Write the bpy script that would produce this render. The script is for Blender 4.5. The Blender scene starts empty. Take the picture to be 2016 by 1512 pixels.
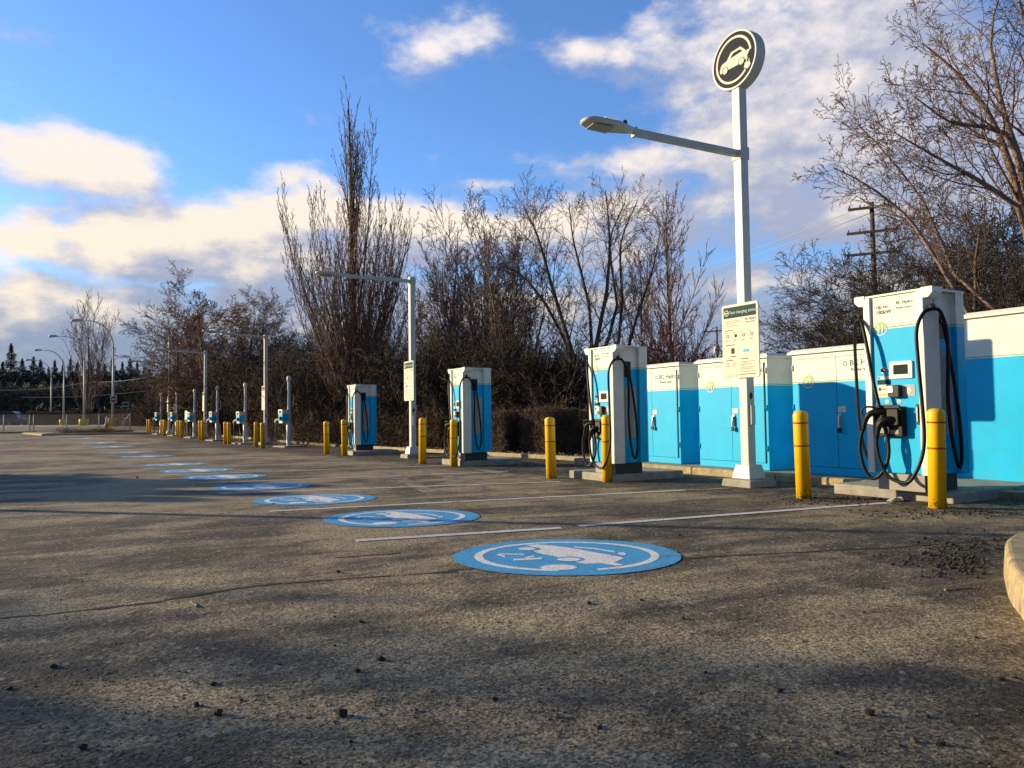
import bpy, math, random
import numpy as np
from mathutils import Vector, Matrix
R = math.radians
scene = bpy.context.scene
COL = scene.collection

# ------------------------------------------------------------------ camera
F = 1456.0; CAMZ = 1.0
PITCH = R(2.4); ROLL = R(0.73)
cf = Vector((0, math.cos(PITCH), math.sin(PITCH)))
u0 = Vector((0, -math.sin(PITCH), math.cos(PITCH)))
cr = Vector((1, 0, 0))*math.cos(ROLL) - u0*math.sin(ROLL)
cu = Vector((1, 0, 0))*math.sin(ROLL) + u0*math.cos(ROLL)
cam_d = bpy.data.cameras.new('camera'); cam = bpy.data.objects.new('camera', cam_d); COL.objects.link(cam)
cam.matrix_world = Matrix(((cr.x, cu.x, -cf.x, 0), (cr.y, cu.y, -cf.y, 0), (cr.z, cu.z, -cf.z, CAMZ), (0, 0, 0, 1)))
cam_d.sensor_width = 36.0; cam_d.lens = F/2016*36; cam_d.clip_end = 4000; cam_d.clip_start = .05
scene.camera = cam
scene.render.resolution_x = 1024; scene.render.resolution_y = 768

def ray(px, py):
    return (cf*F + cr*(px-1008) + cu*(756-py)).normalized()
def pd(px, py, Y):
    """point seen at pixel, at depth Y"""
    d = ray(px, py); t = Y/d.y
    return Vector((d.x*t, Y, CAMZ + d.z*t))

# ------------------------------------------------------------------ light
SUN_EL = R(12.8)
to_sun = Vector((-0.967, 0.255, 0)).normalized()*math.cos(SUN_EL) + Vector((0, 0, math.sin(SUN_EL)))
sd = bpy.data.lights.new('sun', 'SUN'); sd.energy = 5.0; sd.angle = R(0.5); sd.color = (1.0, 0.80, 0.48)
sun = bpy.data.objects.new('sun', sd); COL.objects.link(sun)
sun.rotation_euler = to_sun.to_track_quat('Z', 'Y').to_euler(); sun.location = (-20, 0, 20)
scene.view_settings.view_transform = 'Standard'; scene.view_settings.look = 'None'
scene.view_settings.exposure = 0.50; scene.view_settings.gamma = 1.0

class NT:
    def __init__(s, nt): s.nt = nt
    def n(s, t, **kw):
        nd = s.nt.nodes.new(t)
        for k, v in kw.items(): setattr(nd, k, v)
        return nd
    def put(s, inp, v):
        if v is None: return
        if isinstance(v, bpy.types.NodeSocket): s.nt.links.new(v, inp)
        else:
            if isinstance(v, (tuple, list)) and len(v) == 3 and inp.type == 'RGBA': v = (*v, 1)
            inp.default_value = v
    def m(s, op, a, b=None, c=None, clamp=False):
        nd = s.n('ShaderNodeMath', operation=op); nd.use_clamp = clamp
        s.put(nd.inputs[0], a); s.put(nd.inputs[1], b); s.put(nd.inputs[2], c)
        return nd.outputs[0]
    def ss(s, x, lo, hi, a=0.0, b=1.0):
        nd = s.n('ShaderNodeMapRange', interpolation_type='SMOOTHSTEP')
        s.put(nd.inputs['Value'], x); s.put(nd.inputs['From Min'], lo); s.put(nd.inputs['From Max'], hi)
        s.put(nd.inputs['To Min'], a); s.put(nd.inputs['To Max'], b)
        return nd.outputs['Result']
    def mix(s, f, a, b, mode='MIX'):
        nd = s.n('ShaderNodeMix', data_type='RGBA', blend_type=mode)
        s.put(nd.inputs[0], f); s.put(nd.inputs[6], a); s.put(nd.inputs[7], b)
        return nd.outputs[2]
    def noise(s, vec, scale, detail=4, rough=.55, dist=0.0):
        nd = s.n('ShaderNodeTexNoise'); s.put(nd.inputs['Vector'], vec)
        nd.inputs['Scale'].default_value = scale; nd.inputs['Detail'].default_value = detail
        nd.inputs['Roughness'].default_value = rough; nd.inputs['Distortion'].default_value = dist
        return nd.outputs[0]
    def comb(s, x, y, z=0.0):
        nd = s.n('ShaderNodeCombineXYZ')
        for i, v in enumerate((x, y, z)): s.put(nd.inputs[i], v)
        return nd.outputs[0]
    def sep(s, v):
        nd = s.n('ShaderNodeSeparateXYZ'); s.put(nd.inputs[0], v); return nd.outputs

# ------------------------------------------------------------------ sky
world = bpy.data.worlds.new('World'); scene.world = world; world.use_nodes = True
wt = world.node_tree; wt.nodes.clear(); W = NT(wt)
sky = W.n('ShaderNodeTexSky', sky_type='NISHITA'); sky.sun_disc = False
sky.sun_elevation = SUN_EL; sky.sun_rotation = math.atan2(to_sun.x, to_sun.y)
sky.air_density = 1.0; sky.dust_density = 0.4; sky.ozone_density = 2.5
tc = W.n('ShaderNodeTexCoord').outputs['Generated']
xyz = W.sep(tc)
U = W.m('ARCTAN2', xyz[0], xyz[1]); V = W.m('ARCSINE', xyz[2])
def ang(px, py):
    d = ray(px, py); return math.atan2(d.x, d.y), math.asin(d.z)
def field(u, v, blobs):
    tot = None
    for (px, py, rx, ry, w) in blobs:
        a, e = ang(px, py)
        du = W.m('DIVIDE', W.m('SUBTRACT', u, a), rx/1456); dv = W.m('DIVIDE', W.m('SUBTRACT', v, e), ry/1456)
        q = W.m('ADD', W.m('MULTIPLY', du, du), W.m('MULTIPLY', dv, dv))
        g = W.m('MULTIPLY', W.m('POWER', 2.718, W.m('MULTIPLY', q, -1.0)), w)
        tot = g if tot is None else W.m('ADD', tot, g)
    return tot
CL = [(850, 85, 150, 55, .95), (100, 300, 170, 40, 1.0), (200, 320, 120, 40, .6), (330, 440, 240, 45, .9), (60, 490, 240, 40, .9),
      (560, 345, 70, 25, .6), (640, 420, 160, 40, .6), (850, 460, 220, 60, 1.1), (640, 470, 200, 60, .9), (1150, 470, 160, 70, .9), (430, 520, 300, 60, 1.0), (1400, 90, 190, 90, .8), (1650, 120, 260, 150, 1.0),
      (1560, 250, 200, 80, .9), (1640, 420, 330, 90, 1.15), (1230, 440, 130, 70, .9), (1900, 250, 260, 150, .9),
      (760, 285, 170, 30, .45), (960, 355, 70, 18, .5), (40, 85, 80, 18, .45), (45, 180, 50, 14, .4), (1190, 120, 70, 28, .55), (1220, 310, 110, 22, .35)]
LIT = [(850, 70, 170, 50, .9), (110, 300, 230, 60, 1.0), (300, 420, 330, 80, .85), (60, 540, 300, 50, .7), (400, 530, 220, 40, .5), (720, 425, 300, 45, .75),
       (1560, 340, 200, 60, .55), (1180, 470, 110, 60, .6), (1480, 120, 220, 130, .6), (1700, 200, 180, 80, .5), (850, 430, 200, 40, .5), (560, 340, 100, 40, .7)]
def density(du, dv):
    u = W.m('ADD', U, du); v = W.m('ADD', V, dv)
    p = W.comb(W.m('MULTIPLY', u, 1.0), W.m('MULTIPLY', v, 1.9), 0.37)
    wv = W.n('ShaderNodeTexNoise'); W.put(wv.inputs['Vector'], p); wv.inputs['Scale'].default_value = 5; wv.inputs['Detail'].default_value = 3
    wc = W.sep(wv.outputs['Color'])
    uu = W.m('ADD', u, W.m('MULTIPLY', W.m('SUBTRACT', wc[0], .5), .14)); vv = W.m('ADD', v, W.m('MULTIPLY', W.m('SUBTRACT', wc[1], .5), .07))
    f = field(uu, vv, CL)
    # cloud bank near the horizon
    low = W.ss(v, R(15.5), R(6.5), 0.0, 1.15)
    f = W.m('MAXIMUM', f, low)
    f = W.m('MINIMUM', f, 1.25)
    nz = W.noise(p, 7.0, 9, .60)
    n2 = W.noise(p, 26.0, 5, .6)
    d = W.m('ADD', f, W.m('MULTIPLY', W.m('SUBTRACT', nz, .5), 2.4))
    d = W.m('ADD', d, W.m('MULTIPLY', W.m('SUBTRACT', n2, .5), .6))
    return d
D0 = density(0.0, 0.0); D1 = density(-0.035, 0.035)
mask = W.ss(D0, .25, 1.12)
mask = W.m('MULTIPLY', mask, W.ss(xyz[2], -.02, .01))
lit = W.m('ADD', W.m('MULTIPLY', W.m('SUBTRACT', D0, D1), 1.25), W.m('MULTIPLY', field(U, V, LIT), .85))
lit = W.m('SUBTRACT', lit, W.m('MULTIPLY', W.ss(D0, .7, 1.6), .10))
lit = W.ss(lit, -0.05, 1.35)
grey = W.mix(W.ss(V, R(3), R(16)), (2.0, 2.4, 3.3), (3.0, 3.3, 4.4))
cream = W.mix(W.ss(V, R(8), R(26)), (7.6, 6.5, 5.1), (7.2, 6.6, 6.3))
ccol = W.mix(lit, grey, cream)
dim = W.m('MULTIPLY', W.ss(V, R(34), R(62), 1.0, .42), W.ss(xyz[1], -.35, .25, .5, 1.0))
skyc = W.mix(1.0, sky.outputs[0], (1.12, 1.48, 2.02), 'MULTIPLY')
fin = W.mix(W.m('MULTIPLY', mask, .96), skyc, ccol)
fin = W.mix(1.0, fin, W.comb(dim, dim, dim), 'MULTIPLY')
bg = W.n('ShaderNodeBackground'); W.put(bg.inputs[0], fin); bg.inputs[1].default_value = 0.1
wo = W.n('ShaderNodeOutputWorld'); wt.links.new(bg.outputs[0], wo.inputs[0])
world.cycles.sampling_method = 'MANUAL'; world.cycles.sample_map_resolution = 512

# ------------------------------------------------------------------ materials
def mat(name, base, rough=.6, metal=0.0, var=.0, vscale=6.0, bump=0.0, bscale=60.0, spec=.5, dirt=None, dirt_amt=.0, hook=None):
    m = bpy.data.materials.new(name); m.use_nodes = True; t = NT(m.node_tree)
    bs = m.node_tree.nodes['Principled BSDF']
    bs.inputs['Roughness'].default_value = rough; bs.inputs['Metallic'].default_value = metal
    bs.inputs['Specular IOR Level'].default_value = spec
    co = t.n('ShaderNodeTexCoord').outputs['Object']
    c = None
    if hook: c = hook(t, co)
    if var or dirt_amt or c is not None:
        if c is None:
            c = t.mix(1.0, base, base)
        if var:
            nz = t.noise(co, vscale, 5, .6)
            k = t.ss(nz, .3, .7, 1-var, 1+var*.6)
            c = t.mix(1.0, c, t.comb(k, k, k), 'MULTIPLY')
        if dirt_amt:
            nz = t.noise(co, vscale*2.3, 6, .65)
            z = t.sep(co)[2]
            f = t.m('MULTIPLY', t.ss(t.m('ADD', nz, t.m('MULTIPLY', z, -.25)), .42, .75), dirt_amt)
            c = t.mix(f, c, dirt or (.08, .06, .04))
        t.put(bs.inputs['Base Color'], c)
    else:
        bs.inputs['Base Color'].default_value = (*base, 1)
    if bump:
        nz = t.noise(co, bscale, 5, .6)
        b = t.n('ShaderNodeBump'); b.inputs['Strength'].default_value = 1.0; b.inputs['Distance'].default_value = bump
        t.put(b.inputs['Height'], nz); t.put(bs.inputs['Normal'], b.outputs[0])
    return m
def two_tone(zsplit):
    def h(t, co):
        z = t.sep(co)[2]
        up = t.m('GREATER_THAN', z, zsplit)
        gr = t.m('MULTIPLY', t.m('GREATER_THAN', z, zsplit+.012), t.m('LESS_THAN', z, zsplit+.024))
        c = t.mix(up, BLUE, WHITE)
        return t.mix(gr, c, (.18, .36, .12))
    return h
BLUE = (.0, .45, .80); WHITE = (.76, .755, .67)
M = {}
M['white'] = mat('white_paint', WHITE, .35, var=.05, dirt=(.3, .27, .2), dirt_amt=.25)
M['polewhite'] = mat('pole_paint', (.62, .62, .55), .45, var=.06, dirt=(.25, .22, .17), dirt_amt=.25)
M['polegrey'] = mat('grey_metal', (.56, .58, .53), .5, .0, var=.08)
M['charger'] = mat('charger_paint', WHITE, .5, spec=.2, hook=two_tone(1.80), var=.05, vscale=3, dirt=(.25, .22, .18), dirt_amt=.12)
M['cabinet'] = mat('cabinet_paint', WHITE, .5, spec=.2, hook=two_tone(1.36), var=.06, vscale=2.5, dirt=(.25, .22, .18), dirt_amt=.12)
M['cabinet_tall'] = mat('tall_cabinet_paint', WHITE, .5, spec=.2, hook=two_tone(1.58), var=.08, vscale=2.0, dirt=(.25, .22, .18), dirt_amt=.12)
M['blue'] = mat('blue_paint', BLUE, .5, spec=.2)
M['black'] = mat('black_rubber', (.006, .006, .006), .45, spec=.25)
M['dark'] = mat('dark_plastic', (.018, .018, .018), .5, spec=.3)
M['greyp'] = mat('grey_panel', (.33, .35, .36), .5, var=.08)
M['plinth'] = mat('plinth_steel', (.30, .28, .25), .6, var=.1)
M['darkplinth'] = mat('plinth_dark', (.035, .035, .035), .6, var=.1)
M['screen'] = mat('screen_glass', (.02, .025, .02), .12)
M['red'] = mat('red_paint', (.5, .03, .02), .4)
M['steel'] = mat('steel', (.55, .55, .52), .35, .8)
M['text'] = mat('grey_print', (.07, .065, .06), .7, spec=.1)
M['green'] = mat('green_print', (.22, .50, .05), .5)
M['teal'] = mat('teal_print', (.010, .055, .065), .6, spec=.1)
M['signwhite'] = mat('sign_face', (.68, .655, .55), .6, var=.03, spec=.15)
M['signdark'] = mat('sign_navy', (.012, .015, .026), .6, var=.1, spec=.1)
M['lens'] = mat('lamp_lens', (.45, .47, .45), .2)
M['ledgreen'] = mat('pale_green_face', (.45, .60, .45), .5)
M['concrete'] = mat('concrete', (.36, .33, .27), .85, var=.22, vscale=5, bump=.004, bscale=90, dirt=(.09, .075, .055), dirt_amt=.5)
M['kerb'] = mat('kerb_concrete', (.42, .33, .18), .85, var=.25, vscale=6, bump=.006, bscale=70, dirt=(.08, .065, .045), dirt_amt=.6)
M['orange'] = mat('orange_paint', (.65, .25, .04), .5)
M['wood'] = mat('pole_wood', (.10, .075, .055), .85, var=.2)
M['wire'] = mat('wire', (.42, .40, .36), .4)
M['glassdark'] = mat('car_glass', (.02, .025, .03), .1)
M['carblue'] = mat('car_paint', (.03, .05, .09), .25)
M['carwhite'] = mat('car_white', (.55, .55, .55), .3)
M['bark'] = mat('bark', (.13, .10, .068), .9, var=.3, vscale=3)
M['barklight'] = mat('bark_birch_lit_stem', (.27, .19, .145), .85, var=.35, vscale=4)
M['twig'] = mat('twig', (.18, .115, .09), .9, var=.3, vscale=1.5)
M['twigdark'] = mat('twig_dark', (.055, .041, .030), .9, var=.3, vscale=1.5)
M['twigred'] = mat('twig_red', (.12, .04, .035), .9, var=.3, vscale=1.5)
M['hedge'] = mat('hedge_twigs', (.13, .082, .048), .9, var=.45, vscale=2.5)
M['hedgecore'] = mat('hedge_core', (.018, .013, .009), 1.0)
M['needle'] = mat('needles', (.035, .055, .033), .9, var=.35, vscale=.6)
M['scrub'] = mat('scrub', (.16, .125, .075), .95, var=.35, vscale=.25)
M['evergreen'] = mat('dark_leaves', (.020, .026, .014), .8, var=.45, vscale=1.0)
M['litter'] = mat('leaf_litter', (.22, .17, .10), .9, var=.45, vscale=4)
M['grass'] = mat('dry_grass', (.27, .22, .10), .9, var=.35, vscale=3)
M['stone'] = mat('stone_grit', (.20, .165, .115), .9, var=.35, vscale=12)
M['clod'] = mat('dark_clod', (.035, .030, .026), .95)
M['crack'] = mat('crack_fill', (.020, .018, .016), .95)

def yellow_hook(t, co):
    z = t.sep(co)[2]
    oi = t.n('ShaderNodeObjectInfo').outputs['Random']
    va = t.n('ShaderNodeVectorMath', operation='ADD'); t.put(va.inputs[0], co); t.put(va.inputs[1], t.comb(t.m('MULTIPLY', oi, 37.0), t.m('MULTIPLY', oi, 11.0), 0.0)); co = va.outputs[0]
    nz = t.noise(co, 28, 6, .7)
    f = t.m('MULTIPLY', t.ss(t.m('ADD', nz, t.m('MULTIPLY', z, -1.3)), .42, .56), .85)
    c = t.mix(f, (.90, .51, .004), (.18, .10, .03))
    lines = None
    n3 = t.noise(co, 7, 3, .5)
    return t.mix(t.m('MULTIPLY', t.ss(n3, .5, .62), .25), c, (.66, .36, .01))
M['yellow'] = mat('yellow_sleeve', (.8, .46, .01), .42, hook=yellow_hook, bump=.0015, bscale=20)
M['redband'] = mat('red_reflective_band', (.42, .03, .012), .5)

ROWA = R(35)  # the row of stalls runs this far left of straight ahead
def asphalt_hook(t, co):
    rot = t.n('ShaderNodeVectorRotate', rotation_type='Z_AXIS'); t.put(rot.inputs['Vector'], co); rot.inputs['Angle'].default_value = -R(24)
    x, y, _ = t.sep(rot.outputs[0])
    st = t.comb(t.m('MULTIPLY', x, .22), t.m('MULTIPLY', y, 1.5), 0.0)
    big = t.noise(co, .30, 5, .6, .6); mid = t.noise(co, 1.3, 6, .65, .4); stn = t.noise(st, 1.6, 6, .62, .3)
    a = t.m('ADD', t.m('MULTIPLY', big, .45), t.m('ADD', t.m('MULTIPLY', mid, .25), t.m('MULTIPLY', stn, .30)))
    c = t.mix(t.ss(a, .44, .56), (.080, .065, .044), (.330, .258, .158))
    c = t.mix(t.m('MULTIPLY', t.ss(t.noise(co, .8, 5, .7), .54, .68), .6), c, (.38, .295, .175))
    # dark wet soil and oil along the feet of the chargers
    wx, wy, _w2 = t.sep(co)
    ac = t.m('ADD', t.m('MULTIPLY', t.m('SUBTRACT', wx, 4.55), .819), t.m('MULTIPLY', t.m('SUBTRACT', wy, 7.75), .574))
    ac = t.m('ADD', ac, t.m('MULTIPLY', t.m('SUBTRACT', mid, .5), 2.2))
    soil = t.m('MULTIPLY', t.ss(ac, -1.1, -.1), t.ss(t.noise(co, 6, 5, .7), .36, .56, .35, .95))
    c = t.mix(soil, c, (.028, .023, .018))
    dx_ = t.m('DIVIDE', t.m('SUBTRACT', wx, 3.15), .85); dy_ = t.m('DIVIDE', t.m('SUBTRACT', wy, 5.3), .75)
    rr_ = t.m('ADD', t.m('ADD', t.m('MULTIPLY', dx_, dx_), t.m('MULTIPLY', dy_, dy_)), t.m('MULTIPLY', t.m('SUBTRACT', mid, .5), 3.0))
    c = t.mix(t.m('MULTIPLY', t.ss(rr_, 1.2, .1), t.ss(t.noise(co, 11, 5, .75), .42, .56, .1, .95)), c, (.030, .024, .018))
    # dark oily spots
    sp = t.noise(co, 2.2, 3, .5)
    c = t.mix(t.m('MULTIPLY', t.ss(sp, .64, .76), .55), c, (.03, .028, .026))
    # aggregate: every stone its own tone
    vo = t.n('ShaderNodeTexVoronoi'); t.put(vo.inputs['Vector'], co); vo.inputs['Scale'].default_value = 95
    k = t.sep(vo.outputs['Color'])
    g = t.ss(k[0], 0.0, 1.0, .45, 1.6)
    c = t.mix(1.0, c, t.comb(g, g, t.m('MULTIPLY', g, .97)), 'MULTIPLY')
    vo2 = t.n('ShaderNodeTexVoronoi'); t.put(vo2.inputs['Vector'], co); vo2.inputs['Scale'].default_value = 42
    w = t.m('GREATER_THAN', t.sep(vo2.outputs['Color'])[1], .965)
    c = t.mix(t.m('MULTIPLY', w, .5), c, (.45, .38, .28))
    return c
def asphalt():
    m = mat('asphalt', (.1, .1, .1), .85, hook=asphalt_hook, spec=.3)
    t = NT(m.node_tree); bs = m.node_tree.nodes['Principled BSDF']
    co = t.n('ShaderNodeTexCoord').outputs['Object']
    vo = t.n('ShaderNodeTexVoronoi'); t.put(vo.inputs['Vector'], co); vo.inputs['Scale'].default_value = 70
    n1 = t.noise(co, 34, 5, .65); n2 = t.noise(co, 9, 4, .6)
    rough_mask = t.ss(t.noise(co, .9, 4, .6), .42, .66, .25, 1.0)
    h = t.m('ADD', t.m('MULTIPLY', t.m('SUBTRACT', 1.0, vo.outputs['Distance']), .0022), t.m('MULTIPLY', t.m('MULTIPLY', n1, rough_mask), .015))
    h = t.m('ADD', h, t.m('MULTIPLY', n2, .010))
    b = t.n('ShaderNodeBump'); b.inputs['Strength'].default_value = 1.0; b.inputs['Distance'].default_value = 1.0
    t.put(b.inputs['Height'], h); t.put(bs.inputs['Normal'], b.outputs[0])
    return m
M['asphalt'] = asphalt()
def soil_hook(t, co):
    a = t.noise(co, 1.2, 6, .65); b = t.noise(co, 9, 5, .7)
    c = t.mix(t.ss(a, .38, .62), (.06, .048, .03), (.17, .13, .075))
    return t.mix(t.m('MULTIPLY', t.ss(b, .5, .7), .6), c, (.24, .19, .12))
M['soil'] = mat('soil', (.1, .1, .1), .95, hook=soil_hook, bump=.02, bscale=14)
def road_hook(t, co):
    a = t.noise(co, .3, 5, .6)
    return t.mix(t.ss(a, .4, .6), (.16, .14, .11), (.26, .23, .18))
M['road'] = mat('road_surface', (.1, .1, .1), .9, hook=road_hook)
def paint(name, base, wear_lo, wear_hi, under=(.10, .085, .065)):
    def h(t, co):
        a = t.noise(co, 55, 4, .7); b = t.noise(co, 3.5, 5, .65)
        vo = t.n('ShaderNodeTexVoronoi'); t.put(vo.inputs['Vector'], co); vo.inputs['Scale'].default_value = 95
        g = t.ss(t.sep(vo.outputs['Color'])[0], 0, 1, .72, 1.18)
        c = t.mix(1.0, base, t.comb(g, g, g), 'MULTIPLY')
        w = t.ss(t.m('ADD', t.m('MULTIPLY', a, .5), t.m('MULTIPLY', b, .5)), wear_lo, wear_hi)
        sx, sy, _s = t.sep(co)
        stk = t.noise(t.comb(t.m('MULTIPLY', sx, .9), t.m('MULTIPLY', sy, 11.0), 0.0), 1.7, 5, .7)
        w = t.m('MAXIMUM', w, t.m('MULTIPLY', t.ss(stk, .55, .70), .55))
        return t.mix(w, c, under)
    return mat(name, base, .75, hook=h, bump=.004, bscale=70)
M['paintwhite'] = paint('worn_white_paint', (.72, .69, .64), .54, .66)
M['paintpict'] = paint('worn_pictogram_paint', (.92, .88, .84), .54, .68, (.14, .30, .48))
M['paintblue'] = paint('worn_blue_paint', (.06, .42, .76), .50, .68)
M['paintfaint'] = paint('faded_white_paint', (.38, .31, .20), .44, .56)

# ------------------------------------------------------------------ object helpers
def link(name, mesh, parent=None, loc=None):
    o = bpy.data.objects.new(name, mesh); COL.objects.link(o)
    if parent: o.parent = parent
    if loc is not None: o.location = loc
    return o
def tag(o, label=None, cat=None, group=None, kind=None):
    if label: o['label'] = label
    if cat: o['category'] = cat
    if group: o['group'] = group
    if kind: o['kind'] = kind
    return o
def thing(name, label, cat, loc=(0, 0, 0), rz=0.0, group=None, scale=1.0):
    o = link(name, None, None, loc); o.rotation_euler = (0, 0, rz); o.scale = (scale,)*3
    o.empty_display_size = .1
    return tag(o, label, cat, group)
def children(o): return [c for c in bpy.data.objects if c.parent == o]
def copy_tree(o, parent=None):
    c = o.copy(); COL.objects.link(c); c.parent = parent
    for ch in children(o): copy_tree(ch, c)
    return c
def fast_mesh(name, V_, F_, mats, smooth=False):
    V_ = np.asarray(V_, np.float32); F_ = np.asarray(F_, np.int32); k = F_.shape[1]
    me = bpy.data.meshes.new(name); me.vertices.add(len(V_)); me.vertices.foreach_set('co', V_.ravel())
    me.loops.add(F_.size); me.loops.foreach_set('vertex_index', F_.ravel())
    me.polygons.add(len(F_)); me.polygons.foreach_set('loop_start', np.arange(0, F_.size, k, dtype=np.int32))
    me.update(calc_edges=True)
    if smooth: me.shade_smooth()
    for m in (mats if isinstance(mats, (list, tuple)) else [mats]): me.materials.append(m)
    return me

_txt = {}
def text_tris(s, size):
    if s not in _txt:
        cu_ = bpy.data.curves.new('t', 'FONT'); cu_.body = s; cu_.size = 1.0; cu_.resolution_u = 3
        o = bpy.data.objects.new('t', cu_); COL.objects.link(o)
        dg = bpy.context.evaluated_depsgraph_get(); dg.update()
        me = bpy.data.meshes.new_from_object(o.evaluated_get(dg))
        _txt[s] = ([tuple(v.co) for v in me.vertices], [tuple(p.vertices) for p in me.polygons])
        bpy.data.objects.remove(o); bpy.data.meshes.remove(me)
    v, f = _txt[s]
    return [(x*size, y*size) for x, y, z in v], f

class MB:
    def __init__(s): s.v = []; s.f = []; s.sm = []
    def add(s, vs, fs, smooth=False):
        n = len(s.v); s.v += [tuple(v) for v in vs]; s.f += [tuple(i+n for i in f) for f in fs]; s.sm += [smooth]*len(fs); return s
    def box(s, x0, x1, y0, y1, z0, z1):
        return s.add([(x0, y0, z0), (x1, y0, z0), (x1, y1, z0), (x0, y1, z0), (x0, y0, z1), (x1, y0, z1), (x1, y1, z1), (x0, y1, z1)],
                     [(0, 3, 2, 1), (4, 5, 6, 7), (0, 1, 5, 4), (1, 2, 6, 5), (2, 3, 7, 6), (3, 0, 4, 7)])
    def prism(s, poly, z0, z1, top=None):
        n = len(poly); top = top or poly
        vs = [(x, y, z0) for x, y in poly] + [(x, y, z1) for x, y in top]
        fs = [tuple(reversed(range(n))), tuple(range(n, 2*n))] + [(i, (i+1) % n, n+(i+1) % n, n+i) for i in range(n)]
        return s.add(vs, fs)
    def plate(s, poly, y0, y1):
        """polygon in (x,z), extruded from y0 (front) to y1"""
        n = len(poly)
        vs = [(x, y0, z) for x, z in poly] + [(x, y1, z) for x, z in poly]
        fs = [tuple(range(n)), tuple(reversed(range(n, 2*n)))] + [(i, n+i, n+(i+1) % n, (i+1) % n) for i in range(n)]
        return s.add(vs, fs)
    def tube(s, pts, rad, k=10, caps=True, smooth=True):
        P = [Vector(p) for p in pts]; n = len(P)
        rr = rad if isinstance(rad, (list, tuple)) else [rad]*n
        T = [(P[min(i+1, n-1)]-P[max(i-1, 0)]).normalized() for i in range(n)]
        a = Vector((0, 0, 1)) if abs(T[0].z) < .9 else Vector((1, 0, 0))
        N = (a - T[0]*a.dot(T[0])).normalized(); vs = []
        for i in range(n):
            N = (N - T[i]*N.dot(T[i])).normalized(); B = T[i].cross(N)
            for j in range(k):
                t = 2*math.pi*j/k; vs.append(P[i] + (N*math.cos(t) + B*math.sin(t))*rr[i])
        s.add(vs, [(i*k+j, i*k+(j+1) % k, (i+1)*k+(j+1) % k, (i+1)*k+j) for i in range(n-1) for j in range(k)], smooth)
        if caps:
            m = len(s.v)-n*k
            s.f += [tuple(m+j for j in reversed(range(k))), tuple(m+(n-1)*k+j for j in range(k))]; s.sm += [False, False]
        return s
    def lathe(s, prof, k=24, c=(0, 0)):
        """prof: (r,z)"""
        n = len(prof)
        vs = [(c[0]+r*math.cos(2*math.pi*j/k), c[1]+r*math.sin(2*math.pi*j/k), z) for r, z in prof for j in range(k)]
        s.add(vs, [(i*k+j, i*k+(j+1) % k, (i+1)*k+(j+1) % k, (i+1)*k+j) for i in range(n-1) for j in range(k)], True)
        m = len(s.v)-n*k
        s.f += [tuple(m+j for j in reversed(range(k))), tuple(m+(n-1)*k+j for j in range(k))]; s.sm += [False, False]
        return s
    def disc_y(s, cx, cz, r, y0, y1, k=28, rx=None):
        rx = rx or r
        return s.plate([(cx+rx*math.cos(2*math.pi*j/k), cz+r*math.sin(2*math.pi*j/k)) for j in range(k)], y0, y1)
    def arc_y(s, cx, cz, r0, r1, a0, a1, y0, y1, k=28):
        A = [a0+(a1-a0)*j/k for j in range(k+1)]
        for j in range(k):
            p = [(cx+r1*math.cos(A[j]), cz+r1*math.sin(A[j])), (cx+r1*math.cos(A[j+1]), cz+r1*math.sin(A[j+1])),
                 (cx+r0*math.cos(A[j+1]), cz+r0*math.sin(A[j+1])), (cx+r0*math.cos(A[j]), cz+r0*math.sin(A[j]))]
            s.add([(p[0][0], y0, p[0][1]), (p[1][0], y0, p[1][1]), (p[2][0], y0, p[2][1]), (p[3][0], y0, p[3][1])], [(3, 2, 1, 0)])
            s.add([(q[0], yy, q[1]) for yy in (y0, y1) for q in (p[0], p[1])], [(0, 1, 3, 2)])
            s.add([(q[0], yy, q[1]) for yy in (y0, y1) for q in (p[3], p[2])], [(0, 1, 3, 2)])
        return s
    def text(s, st, size, x, z, y):
        v, f = text_tris(st, size)
        return s.add([(x+a, y, z+b) for a, b in v], f)
    def build(s, name, m, parent=None, bevel=0.0, loc=None, seg=2):
        me = bpy.data.meshes.new(name); me.from_pydata(s.v, [], s.f); me.update()
        me.polygons.foreach_set('use_smooth', s.sm)
        for mm in (m if isinstance(m, (list, tuple)) else [m]): me.materials.append(mm)
        o = link(name, me, parent, loc)
        if bevel:
            b = o.modifiers.new('bevel', 'BEVEL'); b.width = bevel; b.segments = seg; b.limit_method = 'ANGLE'; b.angle_limit = R(40)
            b.harden_normals = False
        return o
def spline(pts, n=8):
    P = [Vector(p) for p in pts]; P = [P[0]*2-P[1]] + P + [P[-1]*2-P[-2]]; out = []
    for i in range(1, len(P)-2):
        a, b, c, d = P[i-1:i+3]
        for j in range(n):
            t = j/n
            out.append(.5*((2*b) + (c-a)*t + (2*a-5*b+4*c-d)*t*t + (-a+3*b-3*c+d)*t**3))
    return out + [P[-2]]

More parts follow.
